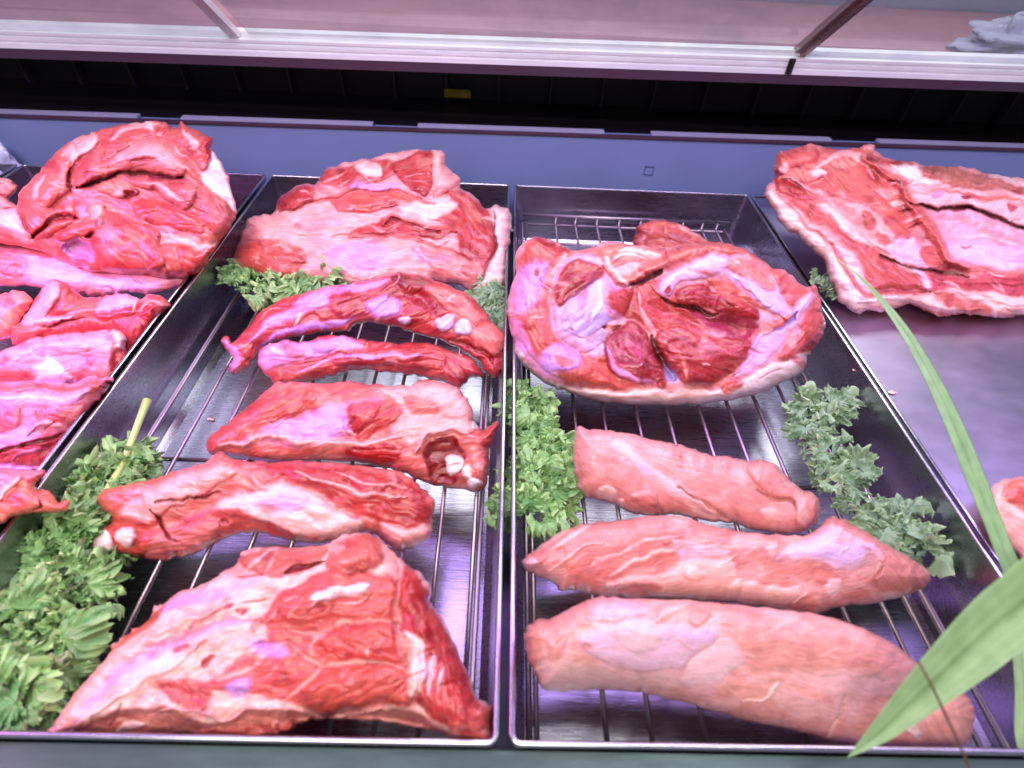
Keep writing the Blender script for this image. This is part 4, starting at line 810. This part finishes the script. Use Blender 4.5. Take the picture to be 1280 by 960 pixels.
meat('pork_chop', 'pale pink chop at the right edge of the flat pan, partly behind the grass blade', 'pork chop', None,
 [(1228,640),(1232,620),(1245,603),(1270,597),(1320,595),(1360,640),(1345,690),(1305,712),(1280,700),(1262,682),(1245,670),(1235,655)], PZ+.006, 20, .018, 22, (.760,.360,.320),
 [P([(1255,612),(1268,600),(1300,600),(1330,630),(1290,640),(1262,630)], (.700,.156,.117), .002, 12, 4, 20), L([(1252,622),(1275,645),(1310,660)], 6, FW_, -.001), P([(1228,640),(1232,628),(1240,640),(1240,655)], (.600,.109,.078), 0, 8, 3)], 20, None, floor=PZ+.0005)

# ---- crowded left tray
meat('pork_cut', 'long lilac-pink cut under the big heap in the left tray', 'pork cut', GL,
 [(-60,300),(0,302),(40,296),(100,300),(160,310),(236,335),(240,347),(225,358),(190,368),(160,366),(130,371),(100,368),(60,361),(20,358),(-60,356)], RK+.02, 30, .016, 26, (.720,.211,.234), [
 P([(30,330),(90,325),(110,350),(60,360),(20,345)], (.740,.340,.520), .001, 16, 8), P([(120,345),(200,350),(190,366),(140,366)], (.660,.340,.580), .001, 12, 6), P([(-40,320),(0,315),(30,325),(20,350),(-40,350)], (.660,.156,.156), .001, 12, 6, 10)], 12, (.700,.260,.360), back=.05, rough=.8)
meat('pork_cut', 'huge heap of folded red pork at the back of the left tray', 'pork cut', GL,
 [(-60,335),(-60,262),(10,262),(22,250),(25,240),(50,215),(57,205),(75,185),(98,172),(120,163),(160,155),(178,152),(205,152),(221,160),(226,151),(234,156),(240,160),(264,173),(266,188),(283,215),(292,250),(296,268),(285,290),(265,318),(255,335),(236,347),(200,346),(170,343),(120,340),(80,327),(50,314),(0,304),(-60,303)][:-1]+[(-60,300)],
 RZ-.002, 40, .022, 30, (.580,.109,.090), [
 P(g3([(590,180),(630,250),(680,340),(715,420),(725,560),(640,470),(540,380),(560,300)]), (.840,.620,.640), -.002, 14, 3),
 P(g2([(300,230),(400,160),(470,120),(540,110),(520,200),(420,260),(390,330),(370,430),(250,530),(170,470),(220,350)]), (.600,.140,.101), .010, 26, 3, -60),
 L(g2([(340,240),(420,190),(520,150)]), 9, FT, .001), P(g2([(400,170),(520,120),(510,220),(440,240),(400,270)]), (.800,.420,.380), .002, 14, 4), L(g2([(180,480),(200,410),(240,330)]), 6, FW_, .001, 2, .8),
 P(g3([(0,110),(200,60),(330,50),(400,90),(420,60),(470,90),(590,150),(590,230),(560,310),(520,290),(430,200),(300,140),(150,180),(0,200)]), (.560,.094,.078), .007, 22, 4, -15),
 L(g3([(30,140),(130,90),(230,60),(300,70)]), 7, FT, .001), L(g3([(430,110),(480,160),(500,190),(470,200)]), 10, FT, .002), P(g3([(190,60),(240,55),(260,90),(200,80)]), FW_, .001, 8, 3), P(g3([(540,160),(595,160),(590,240),(560,310),(545,240)]), (.500,.039,.035), .003, 10, 3, 80),
 P(g3([(-40,200),(60,180),(200,160),(280,140),(350,200),(430,260),(455,320),(420,350),(300,350),(180,330),(60,340),(-30,370),(-150,400),(-140,330)]), (.520,.125,.109), .014, 26, 2, -12),
 P(g3([(60,220),(200,180),(330,200),(400,260),(300,280),(160,260),(60,280)]), (.660,.360,.360), .002, 18, 8, -10, a=.7),
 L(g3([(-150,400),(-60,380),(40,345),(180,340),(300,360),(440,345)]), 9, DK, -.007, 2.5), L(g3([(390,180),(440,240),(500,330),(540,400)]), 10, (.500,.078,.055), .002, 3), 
 P(g3([(50,350),(120,330),(200,350),(360,370),(490,390),(500,440),(460,520),(380,490),(240,420),(120,380)]), (.540,.133,.125), .010, 16, 2, 25), L(g3([(220,380),(330,420),(440,470)]), 7, (.720,.400,.380), .002, 3),
 P(g3([(-40,390),(40,370),(130,380),(200,430),(140,460),(50,480),(-30,440)]), (.740,.218,.156), .009, 14, 3), P(g3([(80,440),(160,410),(200,430),(150,480),(90,480)]), MD, -.006, 8, 3), OO(g3,70,460,40,22,4.364,col=FT,h=.003),
 P(g3([(460,420),(560,430),(680,520),(725,560),(640,680),(560,640),(500,560),(450,520)]), (.500,.101,.094), .006, 22, 3, 40),
 P(g3([(180,480),(330,480),(450,530),(530,600),(520,670),(400,650),(260,600),(160,560)]), (.460,.055,.047), .004, 20, 3, 20),
 L(g3([(0,540),(140,600),(280,670),(420,710),(560,740),(610,720)]), 13, (.820,.460,.400), -.004, 4), 
 P(g2([(90,530),(150,480),(260,530),(380,500),(430,560),(330,650),(200,700),(110,640)]), (.620,.101,.078), .007, 20, 3, 30), L(g2([(190,690),(260,600),(380,560),(440,560)]), 9, MD, -.011, 2.5), 
 P(g2([(-100,500),(20,500),(90,520),(110,620),(180,700),(100,700),(0,620),(-100,600)]), (.800,.420,.420), .003, 16, 5, 40), L(g2([(10,520),(60,600),(150,690)]), 5, FW_, .001),
 P(g2([(310,680),(420,600),(520,560),(560,620),(490,660),(400,690),(340,720)]), (.640,.101,.078), .006, 12, 3, -20), P(g2([(340,740),(420,690),(500,720),(510,800),(440,810),(370,780)]), (.400,.160,.340), -.010, 10, 3), OO(g2,505,665,32,24,4.364,col=(.400,.023,.023),h=-.006,rot=-.4),
 P(g2([(470,530),(540,520),(600,560),(700,570),(860,640),(880,720),(900,830),(800,890),(680,880),(600,850),(520,790),(500,690),(520,620)]), (.580,.078,.070), .012, 26, 2, 40), P(g2([(480,530),(540,520),(560,560),(500,590)]), (.800,.420,.360), .003, 8, 3), P(g2([(520,640),(620,640),(640,780),(560,760)]), (.700,.203,.234), .001, 16, 8, a=.8),
 P(g3([(230,850),(290,800),(330,720),(400,740),(430,880),(330,890),(240,885)]), (.640,.133,.101), .006, 16, 2, 70), P(g3([(400,740),(520,760),(600,740),(560,830),(470,900),(430,860)]), (.540,.055,.043), .004, 12, 3),
 P(g2([(480,900),(380,800),(450,830),(520,860)]), LP, 0, 10, 4),
 L(g3([(0,190),(-20,260),(60,210),(130,190)]), 4, MD, -.002, 2, .6),
 L(g2([(100,560),(140,620),(200,690)]), 5, MD, -.004),
 L(g2([(385,300),(375,380),(385,430)]), 6, MD, -.008, 2.5),
 ], 30, (.620,.140,.117), back=.08, rough=1.3, marb=.35, blot=.4)
meat('pork_cut', 'smooth round orange-pink lump at the left edge of the left tray', 'pork cut', GL,
 [(-50,366),(0,368),(20,363),(34,368),(43,378),(34,392),(24,403),(14,422),(-50,432)], RZ-.03, 42, .018, 26, (.780,.211,.156), [], 30, (.740,.187,.187), back=.06, rough=.5, marb=.05, blot=.1)
meat('pork_cut', 'small pink fleshy scraps at the far left corner behind the heap', 'pork cut', None,
 [(-60,226),(0,223),(12,224),(22,232),(18,243),(12,250),(20,262),(-60,275)], RZ-.004, 40, .014, 12, (.740,.211,.172), [L([(-10,240),(10,245),(20,240)], 4, MD, -.004)], 20, FT, back=.05, rough=1.3)
meat('pork_cut', 'folded cut with a standing pink flap, between the heap and the pale loin piece', 'pork cut', GL,
 g4([(60,400),(80,370),(150,350),(200,270),(260,190),(310,110),(370,55),(430,55),(520,110),(610,180),(700,185),(790,165),(850,155),(960,170),(1020,190),(1080,165),(1170,170),(1220,210),(1240,250),(1150,375),(1050,510),(940,650),(860,600),(820,480),(600,480),(400,500),(120,530),(80,490)]),
 RZ-.035, 42, .018, 26, (.620,.109,.101), [
 P(g4([(150,350),(250,210),(310,115),(370,58),(430,60),(440,120),(400,190),(350,260),(320,340),(240,350)]), (.780,.330,.420), .007, 16, 2, -55), P(g4([(440,100),(520,115),(600,185),(560,230),(400,330),(350,340),(400,200)]), (.540,.078,.066), .003, 16, 3, -40),
 P(g4([(60,400),(90,370),(200,380),(370,400),(390,430),(300,480),(120,520),(80,480)]), (.640,.117,.101), .006, 14, 2, 10), L(g4([(150,360),(280,370),(420,350),(530,310)]), 8, (.800,.400,.520), .005, 3),
 L(g4([(250,400),(380,400),(480,350),(600,340)]), 4, MD, -.004), P(g4([(560,230),(700,190),(780,200),(700,300),(560,320)]), (.620,.125,.101), .002, 16, 4, -10),
 P(g4([(710,290),(780,180),(860,158),(960,170),(1010,210),(900,240),(800,270)]), (.660,.340,.500), .004, 14, 4), P(g4([(690,300),(800,270),(980,215),(1100,260),(1135,340),(1100,360),(1000,300),(880,330),(740,345)]), (.440,.016,.020), .004, 12, 3, -15),
 P(g4([(380,450),(560,370),(760,345),(900,340),(1000,290),(1120,370),(1130,420),(1040,560),(930,650),(880,560),(820,430),(600,440)]), (.460,.035,.039), .002, 20, 3, 80), P(g4([(1020,200),(1080,168),(1170,172),(1235,245),(1190,320),(1150,290),(1100,240)]), (.720,.203,.187), .006, 12, 3),
 ], -10, None, back=.05, marb=.2)
meat('pork_loin', 'flat pale pink loin piece with a lilac fat scrap lying at its front edge', 'pork loin', GL,
 g4([(-260,640),(-120,610),(0,578),(100,535),(200,490),(400,455),(600,435),(760,420),(830,420),(890,440),(920,500),(912,555),(935,640),(870,730),(820,800),(700,820),(560,820),(300,830),(0,830),(-260,840)]),
 RZ-.035, 42, .02, 22, (.700,.195,.234), [
 P(g4([(820,422),(890,440),(922,500),(905,555),(860,550),(840,500)]), (.820,.520,.520), .004, 10, 2), P(g4([(830,545),(912,555),(935,640),(860,740),(800,770),(800,680)]), (.440,.047,.047), -.004, 12, 2, 70),
 P(g4([(0,600),(200,500),(500,450),(760,425),(825,470),(800,600),(600,560),(300,560),(100,650)]), (.740,.290,.360), .002, 26, 8, -8), P(g4([(240,690),(340,645),(420,655),(500,720),(535,770),(500,810),(380,800),(250,800),(290,740)]), (.760,.520,.780), .004, 14, 2),
 P(g4([(-200,680),(60,640),(200,720),(250,790),(0,790),(-200,800)]), (.600,.109,.109), .001, 16, 6, 30), L(g4([(360,640),(500,600),(650,640),(790,630)]), 4, (.580,.156,.203), -.001),
 ], -6, (.680,.172,.203), back=.05, rough=.7, marb=.15, blot=.15)
meat('pork_cut', 'broad violet-pink cut with a dark red lower edge beside the tray rim', 'pork cut', GL,
 g5([(-220,110),(0,85),(200,78),(330,88),(430,92),(560,50),(620,60),(680,52),(678,72),(640,90),(670,95),(640,130),(560,235),(450,385),(340,500),(275,600),(150,612),(0,602),(-220,610)]),
 RZ-.036, 42, .022, 30, (.680,.172,.234), [
 P(g5([(0,100),(200,90),(420,100),(600,70),(600,150),(500,160),(400,170),(200,140),(0,150)]), (.640,.109,.101), .003, 16, 5, 5), L(g5([(-150,180),(60,180),(250,190),(400,180),(520,150)]), 13, (.600,.380,.800), .002, 5, .9),
 P(g5([(-200,220),(40,200),(120,260),(100,350),(-50,380),(-200,380)]), (.620,.101,.172), .004, 20, 5, 35), P(g5([(220,260),(400,220),(520,210),(480,320),(360,360),(250,340)]), (.660,.133,.140), .003, 16, 5, 10), P(g5([(60,380),(180,340),(240,400),(120,460),(-50,500),(-100,440)]), (.620,.320,.680), .001, 16, 8), L(g5([(160,380),(240,330),(330,350),(440,370)]), 6, (.760,.300,.300), .003, 3),
 P(g5([(-100,520),(60,480),(200,420),(320,390),(440,380),(340,520),(270,600),(140,605),(0,560)]), (.460,.035,.047), -.004, 16, 4, -12), L(g5([(-50,510),(100,480),(240,430),(380,390)]), 6, MD, -.005), L(g5([(60,560),(180,500),(300,490)]), 5, (.600,.140,.234), .002), L(g5([(600,100),(640,95),(670,80)]), 5, MD, -.004),
 ], -4, (.660,.220,.360), back=.05, rough=1.1, marb=.25)
meat('pork_cut', 'bright coral strip hanging over the tray rim above the long kale', 'pork cut', GL,
 g5([(-220,610),(0,598),(150,608),(268,622),(235,680),(215,700),(230,728),(290,732),(330,765),(350,802),(400,795),(422,800),(385,862),(200,868),(90,888),(30,925),(-60,960),(-220,990)]),
 RZ+.005, 18, .012, 18, (.740,.156,.117), [
 P(g5([(-200,620),(0,605),(150,615),(260,625),(200,700),(130,650),(60,720),(0,780),(-200,800)]), (.740,.187,.234), .002, 18, 6), L(g5([(0,800),(60,720),(120,650)]), 8, (.840,.500,.460), .004, 3), L(g5([(230,790),(240,820),(200,850)]), 4, MD, -.003),
 ], 20, (.720,.172,.117), back=.03, rough=1.1, marb=.1, blot=.2, floor=RZ-.02)

GS = 'tiny scraps of meat fallen on the steel'
for sx, sy, sz, fl in ((1115, 490, 4.0, PZ), (1128, 533, 2.6, PZ), (264, 524, 3.2, .005), (1068, 462, 2.4, PZ)):
    meat('meat_scrap', {1115: 'small pale scrap of fat on the flat pan beside the tray rim', 1128: 'tiny pink scrap lying on the flat pan near the grass blade', 264: 'small white scrap on the tray floor beneath the wire rack of the rib tray', 1068: 'tiny pink scrap on the flat pan between the tray rim and pork belly'}[sx], 'scrap', GS,
     [(sx-sz*1.6, sy), (sx-sz*.5, sy-sz*.8), (sx+sz, sy-sz*.5), (sx+sz*1.5, sy+sz*.4), (sx, sy+sz*.7)], fl+.001, 0, .0015, 3, FW_, [], 0, None, back=.01, rough=.3, floor=fl+.0004, wob=.5)


# ================================================================== KALE
def kale(label, path, rad_px, z, n, mat, stem=None, sc=.016, seed=1, dens=.022):
    rnd = random.Random(seed)
    cen = on_z(np.array(float(path[0][0])), np.array(float(path[0][1])), z)
    root = empty('curly_kale', (float(cen[0]), float(cen[1]), z-.004), label, 'kale', 'curly kale sprigs dressing the trays')
    off = np.array(root.location)
    pp = smooth([p_[:2] for p_ in path], False, 6); rr = np.interp(np.linspace(0, 1, len(pp)), np.linspace(0, 1, len(path)), [p_[2] for p_ in path])
    V = []; Fs = []; Cs = []
    NU, NT_ = 12, 96
    n = int(n*1.0); sc = sc*.80
    for i in range(n):
        k = rnd.random()*(len(pp)-1); i0 = int(k); c = pp[i0]; R = rr[i0]
        a = rnd.uniform(0, 2*math.pi); d = math.sqrt(rnd.random())*R
        px, py = c[0]+math.cos(a)*d, c[1]+math.sin(a)*d*.85
        hgt = z+rnd.uniform(0, dens)*(1-.6*d/R)
        o = on_z(np.array(px), np.array(py), hgt)
        s = sc*(rnd.uniform(.45, .85) if rnd.random() < .6 else rnd.uniform(.9, 1.5))
        # frame: axis outwards, normal mostly towards viewer side / up
        nrm = Vector((rnd.gauss(0, .75), rnd.gauss(-.45, .7), 1)).normalized()
        ax = Vector((math.cos(a)+rnd.gauss(0, .4), -math.sin(a)+rnd.gauss(0, .4), rnd.gauss(.1, .3))); ax = (ax-nrm*ax.dot(nrm)).normalized(); bx = nrm.cross(ax)
        f1, f2, f3 = rnd.uniform(4, 6), rnd.uniform(9, 12), rnd.uniform(19, 26); p1, p2, p3 = [rnd.uniform(0, 6.28) for _ in range(3)]
        spread = rnd.uniform(1.2, 2.4); cup = rnd.uniform(-.6, .7); tone = rnd.uniform(-.16, .16)
        uu = np.linspace(0, 1, NU)[:, None]; th = np.linspace(-spread, spread, NT_)[None, :]
        sd_ = seed*131+i
        lob = .42*perlin(th*1.7+p1*7, 0*th+p2, sd_)+.34*perlin(th*4.6+p2*7, 0*th+p1, sd_+1)+.22*np.abs(perlin(th*10+p3*7, 0*th+p1, sd_+2))-.05
        r_ = s*(.05+.95*uu*(1+lob*uu**1.5))*(.85+.15*np.cos(th))
        fr_ = sst(.3, 1, uu)
        w = s*(.35*uu*perlin(th*1.3+p1, uu*1.2+p3, sd_+3)+fr_*(.52*perlin(th*3.4+p2, uu*2+p1, sd_+4)+.40*perlin(th*7.5+p3, uu*3.5+p2, sd_+5)+.12*perlin(th*16+p3, uu*7, sd_+6)*fr_)+cup*.6*uu*uu)
        w = w-s*.35*np.clip(uu-.75, 0, 1)*(1+perlin(th*4+p3, 0*th+p1, sd_+7)*1.6)
        th2 = th+.16*uu**2*perlin(th*5+p1, uu*3, sd_+8)
        a3, b3, n3 = (np.array(v_)[None, None, :] for v_ in (ax, bx, nrm))
        Q = o[None, None, :]+a3*(r_*np.cos(th2))[..., None]+b3*(r_*np.sin(th2))[..., None]+n3*(w+0*th)[..., None]
        Q[..., 2] = np.maximum(Q[..., 2], RK-.028); V.append((Q-off).reshape(-1, 3))
        vein = np.clip(1-np.abs(np.sin(th*3.2))*3.5, 0, 1)*(1-uu*.7)
        Cs.append(np.clip(.38+tone+.40*vein+.22*perlin(th*3.4+p2, uu*2+p1, sd_+4)*uu+.30*sst(.8, 1, uu), 0, 1).ravel())
        b0 = (len(V)-1)*NU*NT_; U_, T_ = np.meshgrid(np.arange(NU-1), np.arange(NT_-1), indexing='ij'); a4 = (b0+U_*NT_+T_).ravel()
        Fs.append(np.stack([a4, a4+1, a4+NT_+1, a4+NT_], 1))
    V = np.concatenate(V).tolist(); Fs = np.concatenate(Fs).tolist(); Cs = np.concatenate(Cs)
    o = mesh_obj('leaf', V, Fs, mat, root, True)
    at = o.data.attributes.new('Col', 'FLOAT_COLOR', 'POINT'); ar = np.ones((len(Cs), 4), np.float32); ar[:, 0] = ar[:, 1] = ar[:, 2] = Cs; at.data.foreach_set('color', ar.ravel())
    if stem:
        pts = [on_z(np.array(float(a)), np.array(float(b_)), zz) for a, b_, zz, _ in stem]; b = MB(); b.tube([tuple(p_-off) for p_ in pts], [r_ for *_, r_ in stem], 12)
        so = mesh_obj('stalk', b.v, b.f, M_STEM, root, True)
    return root
kale('long kale sprig with a bare stalk along the left wall of the rib tray',
 [(168,580,12),(140,600,18),(115,622,20),(108,650,28),(95,690,38),(68,735,54),(36,780,58),(24,835,48),(14,885,30)], 0, RK+.010, 190, M_KALE,
 [(184,500,RK+.038,.0030),(177,518,RK+.036,.0025),(167,545,RK+.034,.0023),(153,582,RK+.026,.0023),(100,670,RK+.014,.003),(50,780,RK+.012,.003)], .0165, 3)
kale('bright green kale sprig behind the ribs with its cut stalk pointing left',
 [(290,345,10),(320,352,14),(350,360,22),(385,358,22),(420,352,14)], 0, RK+.014, 46, M_KALE, [(281,340,RK+.022,.0028),(300,347,RK+.022,.0026),(330,360,RK+.018,.0022)], .0175, 5)
kale('small tuft of kale by the right wall of the rib tray, beneath the shoulder joint', [(612,368,14),(620,385,15),(622,402,10)], 0, RK+.014, 26, M_KALEB, None, .014, 6)
kale('bushy bright green kale sprig by the divider, left of the fillets', [(662,500,16),(668,540,30),(690,580,36),(672,615,44),(672,660,28)], 0, RK+.016, 105, M_KALE, None, .0155, 8, .03)
kale('grey-green kale sprig along the right wall of the fillet tray', [(1035,508,10),(1005,525,18),(1035,565,22),(1065,600,30),(1095,635,32),(1130,665,26),(1150,690,16)], 0, RK+.016, 95, M_KALEB, None, .0155, 12)
kale('tiny tuft of kale peeping out beside the pork belly slab', [(1026,338,8),(1030,352,10),(1036,362,8)], 0, PZ+.010, 16, M_KALEB, None, .010, 15, .008)
# ================================================================== PLANT in front
def blade(pts, parent, tw=0.0, mat=M_GRASS, name='leaf', vfold=.25, tone=.5):
    """pts: (left edge px, right edge px, depth)"""
    V = []; Fs = []; Cs = []; m = 21; N = 8
    L_ = smooth([p_[0] for p_ in pts], False, N); R_ = smooth([p_[1] for p_ in pts], False, N); D = np.interp(np.linspace(0, 1, len(L_)), np.linspace(0, 1, len(pts)), [p_[2] for p_ in pts])
    off = np.array(parent.location)
    for side in (0, 1):
        for i in range(len(L_)):
            for j in range(m):
                t = j/(m-1); px = L_[i]*(1-t)+R_[i]*t
                wpx = np.linalg.norm(L_[i]-R_[i])/f_*D[i]
                dd = D[i]+vfold*wpx*(1-abs(2*t-1))+side*.0005*(1-abs(2*t-1)**6)
                V.append(tuple(on_d(px[0], px[1], dd)-off)); Cs.append(tone+.07*math.sin(t*38)-(.25 if abs(t-.5) < .08 else 0)+.15*float(perlin(i*.35, t*3, 4)))
    n0 = len(L_)*m
    for i in range(len(L_)-1):
        for j in range(m-1):
            a = i*m+j; Fs.append((a, a+1, a+m+1, a+m)); Fs.append((n0+a, n0+a+m, n0+a+m+1, n0+a+1))
    for i in range(len(L_)-1):
        for j in (0, m-1):
            a = i*m+j; Fs.append((a, a+m, n0+a+m, n0+a))
    o = mesh_obj(name, V, Fs, mat, parent, True); at = o.data.attributes.new('Col', 'FLOAT_COLOR', 'POINT')
    ar = np.ones((len(Cs), 4), np.float32); ar[:, 0] = ar[:, 1] = ar[:, 2] = np.clip(Cs, 0, 1); at.data.foreach_set('color', ar.ravel())
bs = on_d(1400., 900., .22)
pl = empty('grass_plant', tuple(float(c) for c in bs), 'arching long-bladed green plant in the right foreground, nearer than the trays', 'plant')
blade([((1043,322),(1045,322),.36),((1078,352),(1083,351),.345),((1118,405),(1130,402),.33),((1150,463),(1168,460),.315),((1180,530),(1202,524),.30),((1207,600),(1232,594),.285),((1230,655),(1253,650),.275),((1252,712),(1276,706),.265),((1290,800),(1318,790),.25),((1380,900),(1410,890),.225)], pl, tone=.42)
blade([((1058,948),(1062,946),.235),((1092,902),(1112,925),.235),((1140,838),(1180,882),.232),((1200,768),(1240,842),.228),((1240,730),(1282,812),.225),((1300,690),(1340,790),.22),((1380,720),(1420,830),.215),((1400,860),(1430,880),.22)], pl, tone=.62, vfold=.12)
blade([((1264,806),(1290,806),.30),((1268,860),(1294,860),.29),((1270,930),(1298,930),.28),((1300,980),(1330,980),.27)], pl, tone=.75)
b = MB(); pts = [on_d(a, b_, d_) for a, b_, d_ in ((1149,828,.222),(1165,858,.222),(1182,893,.223),(1198,928,.224),(1214,965,.225),(1300,1080,.225))]
b.tube([tuple(p_-np.array(pl.location)) for p_ in pts], .0005, 6); mesh_obj('flower_stem', b.v, b.f, M_DEADST, pl, True)


# ================================================================== lights, world, camera
w = bpy.data.worlds.new('World'); S.world = w; w.use_nodes = True
bg = w.node_tree.nodes['Background']; bg.inputs[0].default_value = (.60, .58, .80, 1); bg.inputs[1].default_value = .40
def area(name, loc, target, sx, sy, power, col):
    ld = bpy.data.lights.new(name, 'AREA'); ld.shape = 'RECTANGLE'; ld.size = sx; ld.size_y = sy; ld.energy = power; ld.color = col
    o = link(bpy.data.objects.new(name, ld)); o.location = loc; o.rotation_euler = (Vector(target)-Vector(loc)).to_track_quat('-Z', 'Y').to_euler(); return ld
area('shop_window_light', (-.28, -1.05, 1.12), (0, -.3, .08), .85, .5, 12.5, (1, .965, .90))
area('case_strip_lamp', (.0, -.31, .52), (0, -.2, .05), 1.5, .1, 4.6, (.60, .38, 1.0))
area('pink_case_lamp', (-.66, -.42, .38), (-.5, -.42, .06), .35, .12, 2.0, (1, .2, .75)).spread = math.radians(95)
area('added_glint_lamp', (.05, -.62, 1.35), (0, -.3, .08), 1.2, .05, 7, (1, .98, .95))  # narrow unseen lamp, added to put wet glints on the meat
area('counter_room_light', (.3, .55, 1.0), (.3, .3, .2), 1.4, .4, 14, (.95, .97, 1))

cd = bpy.data.cameras.new('Camera'); cam = link(bpy.data.objects.new('Camera', cd)); S.camera = cam
cd.sensor_width = 36; cd.lens = f_/1280*36; cd.dof.use_dof = True; cd.dof.focus_distance = .48; cd.dof.aperture_fstop = 5.5; cd.clip_start = .01; cd.clip_end = 50
from mathutils import Matrix
mt = Matrix(((Rv[0], Uv[0], -Fv[0], CP[0]), (Rv[1], Uv[1], -Fv[1], CP[1]), (Rv[2], Uv[2], -Fv[2], CP[2]), (0, 0, 0, 1)))
cam.matrix_world = mt
S.view_settings.view_transform = 'Standard'; S.view_settings.look = 'None'; S.view_settings.exposure = 0.13; S.view_settings.gamma = 1
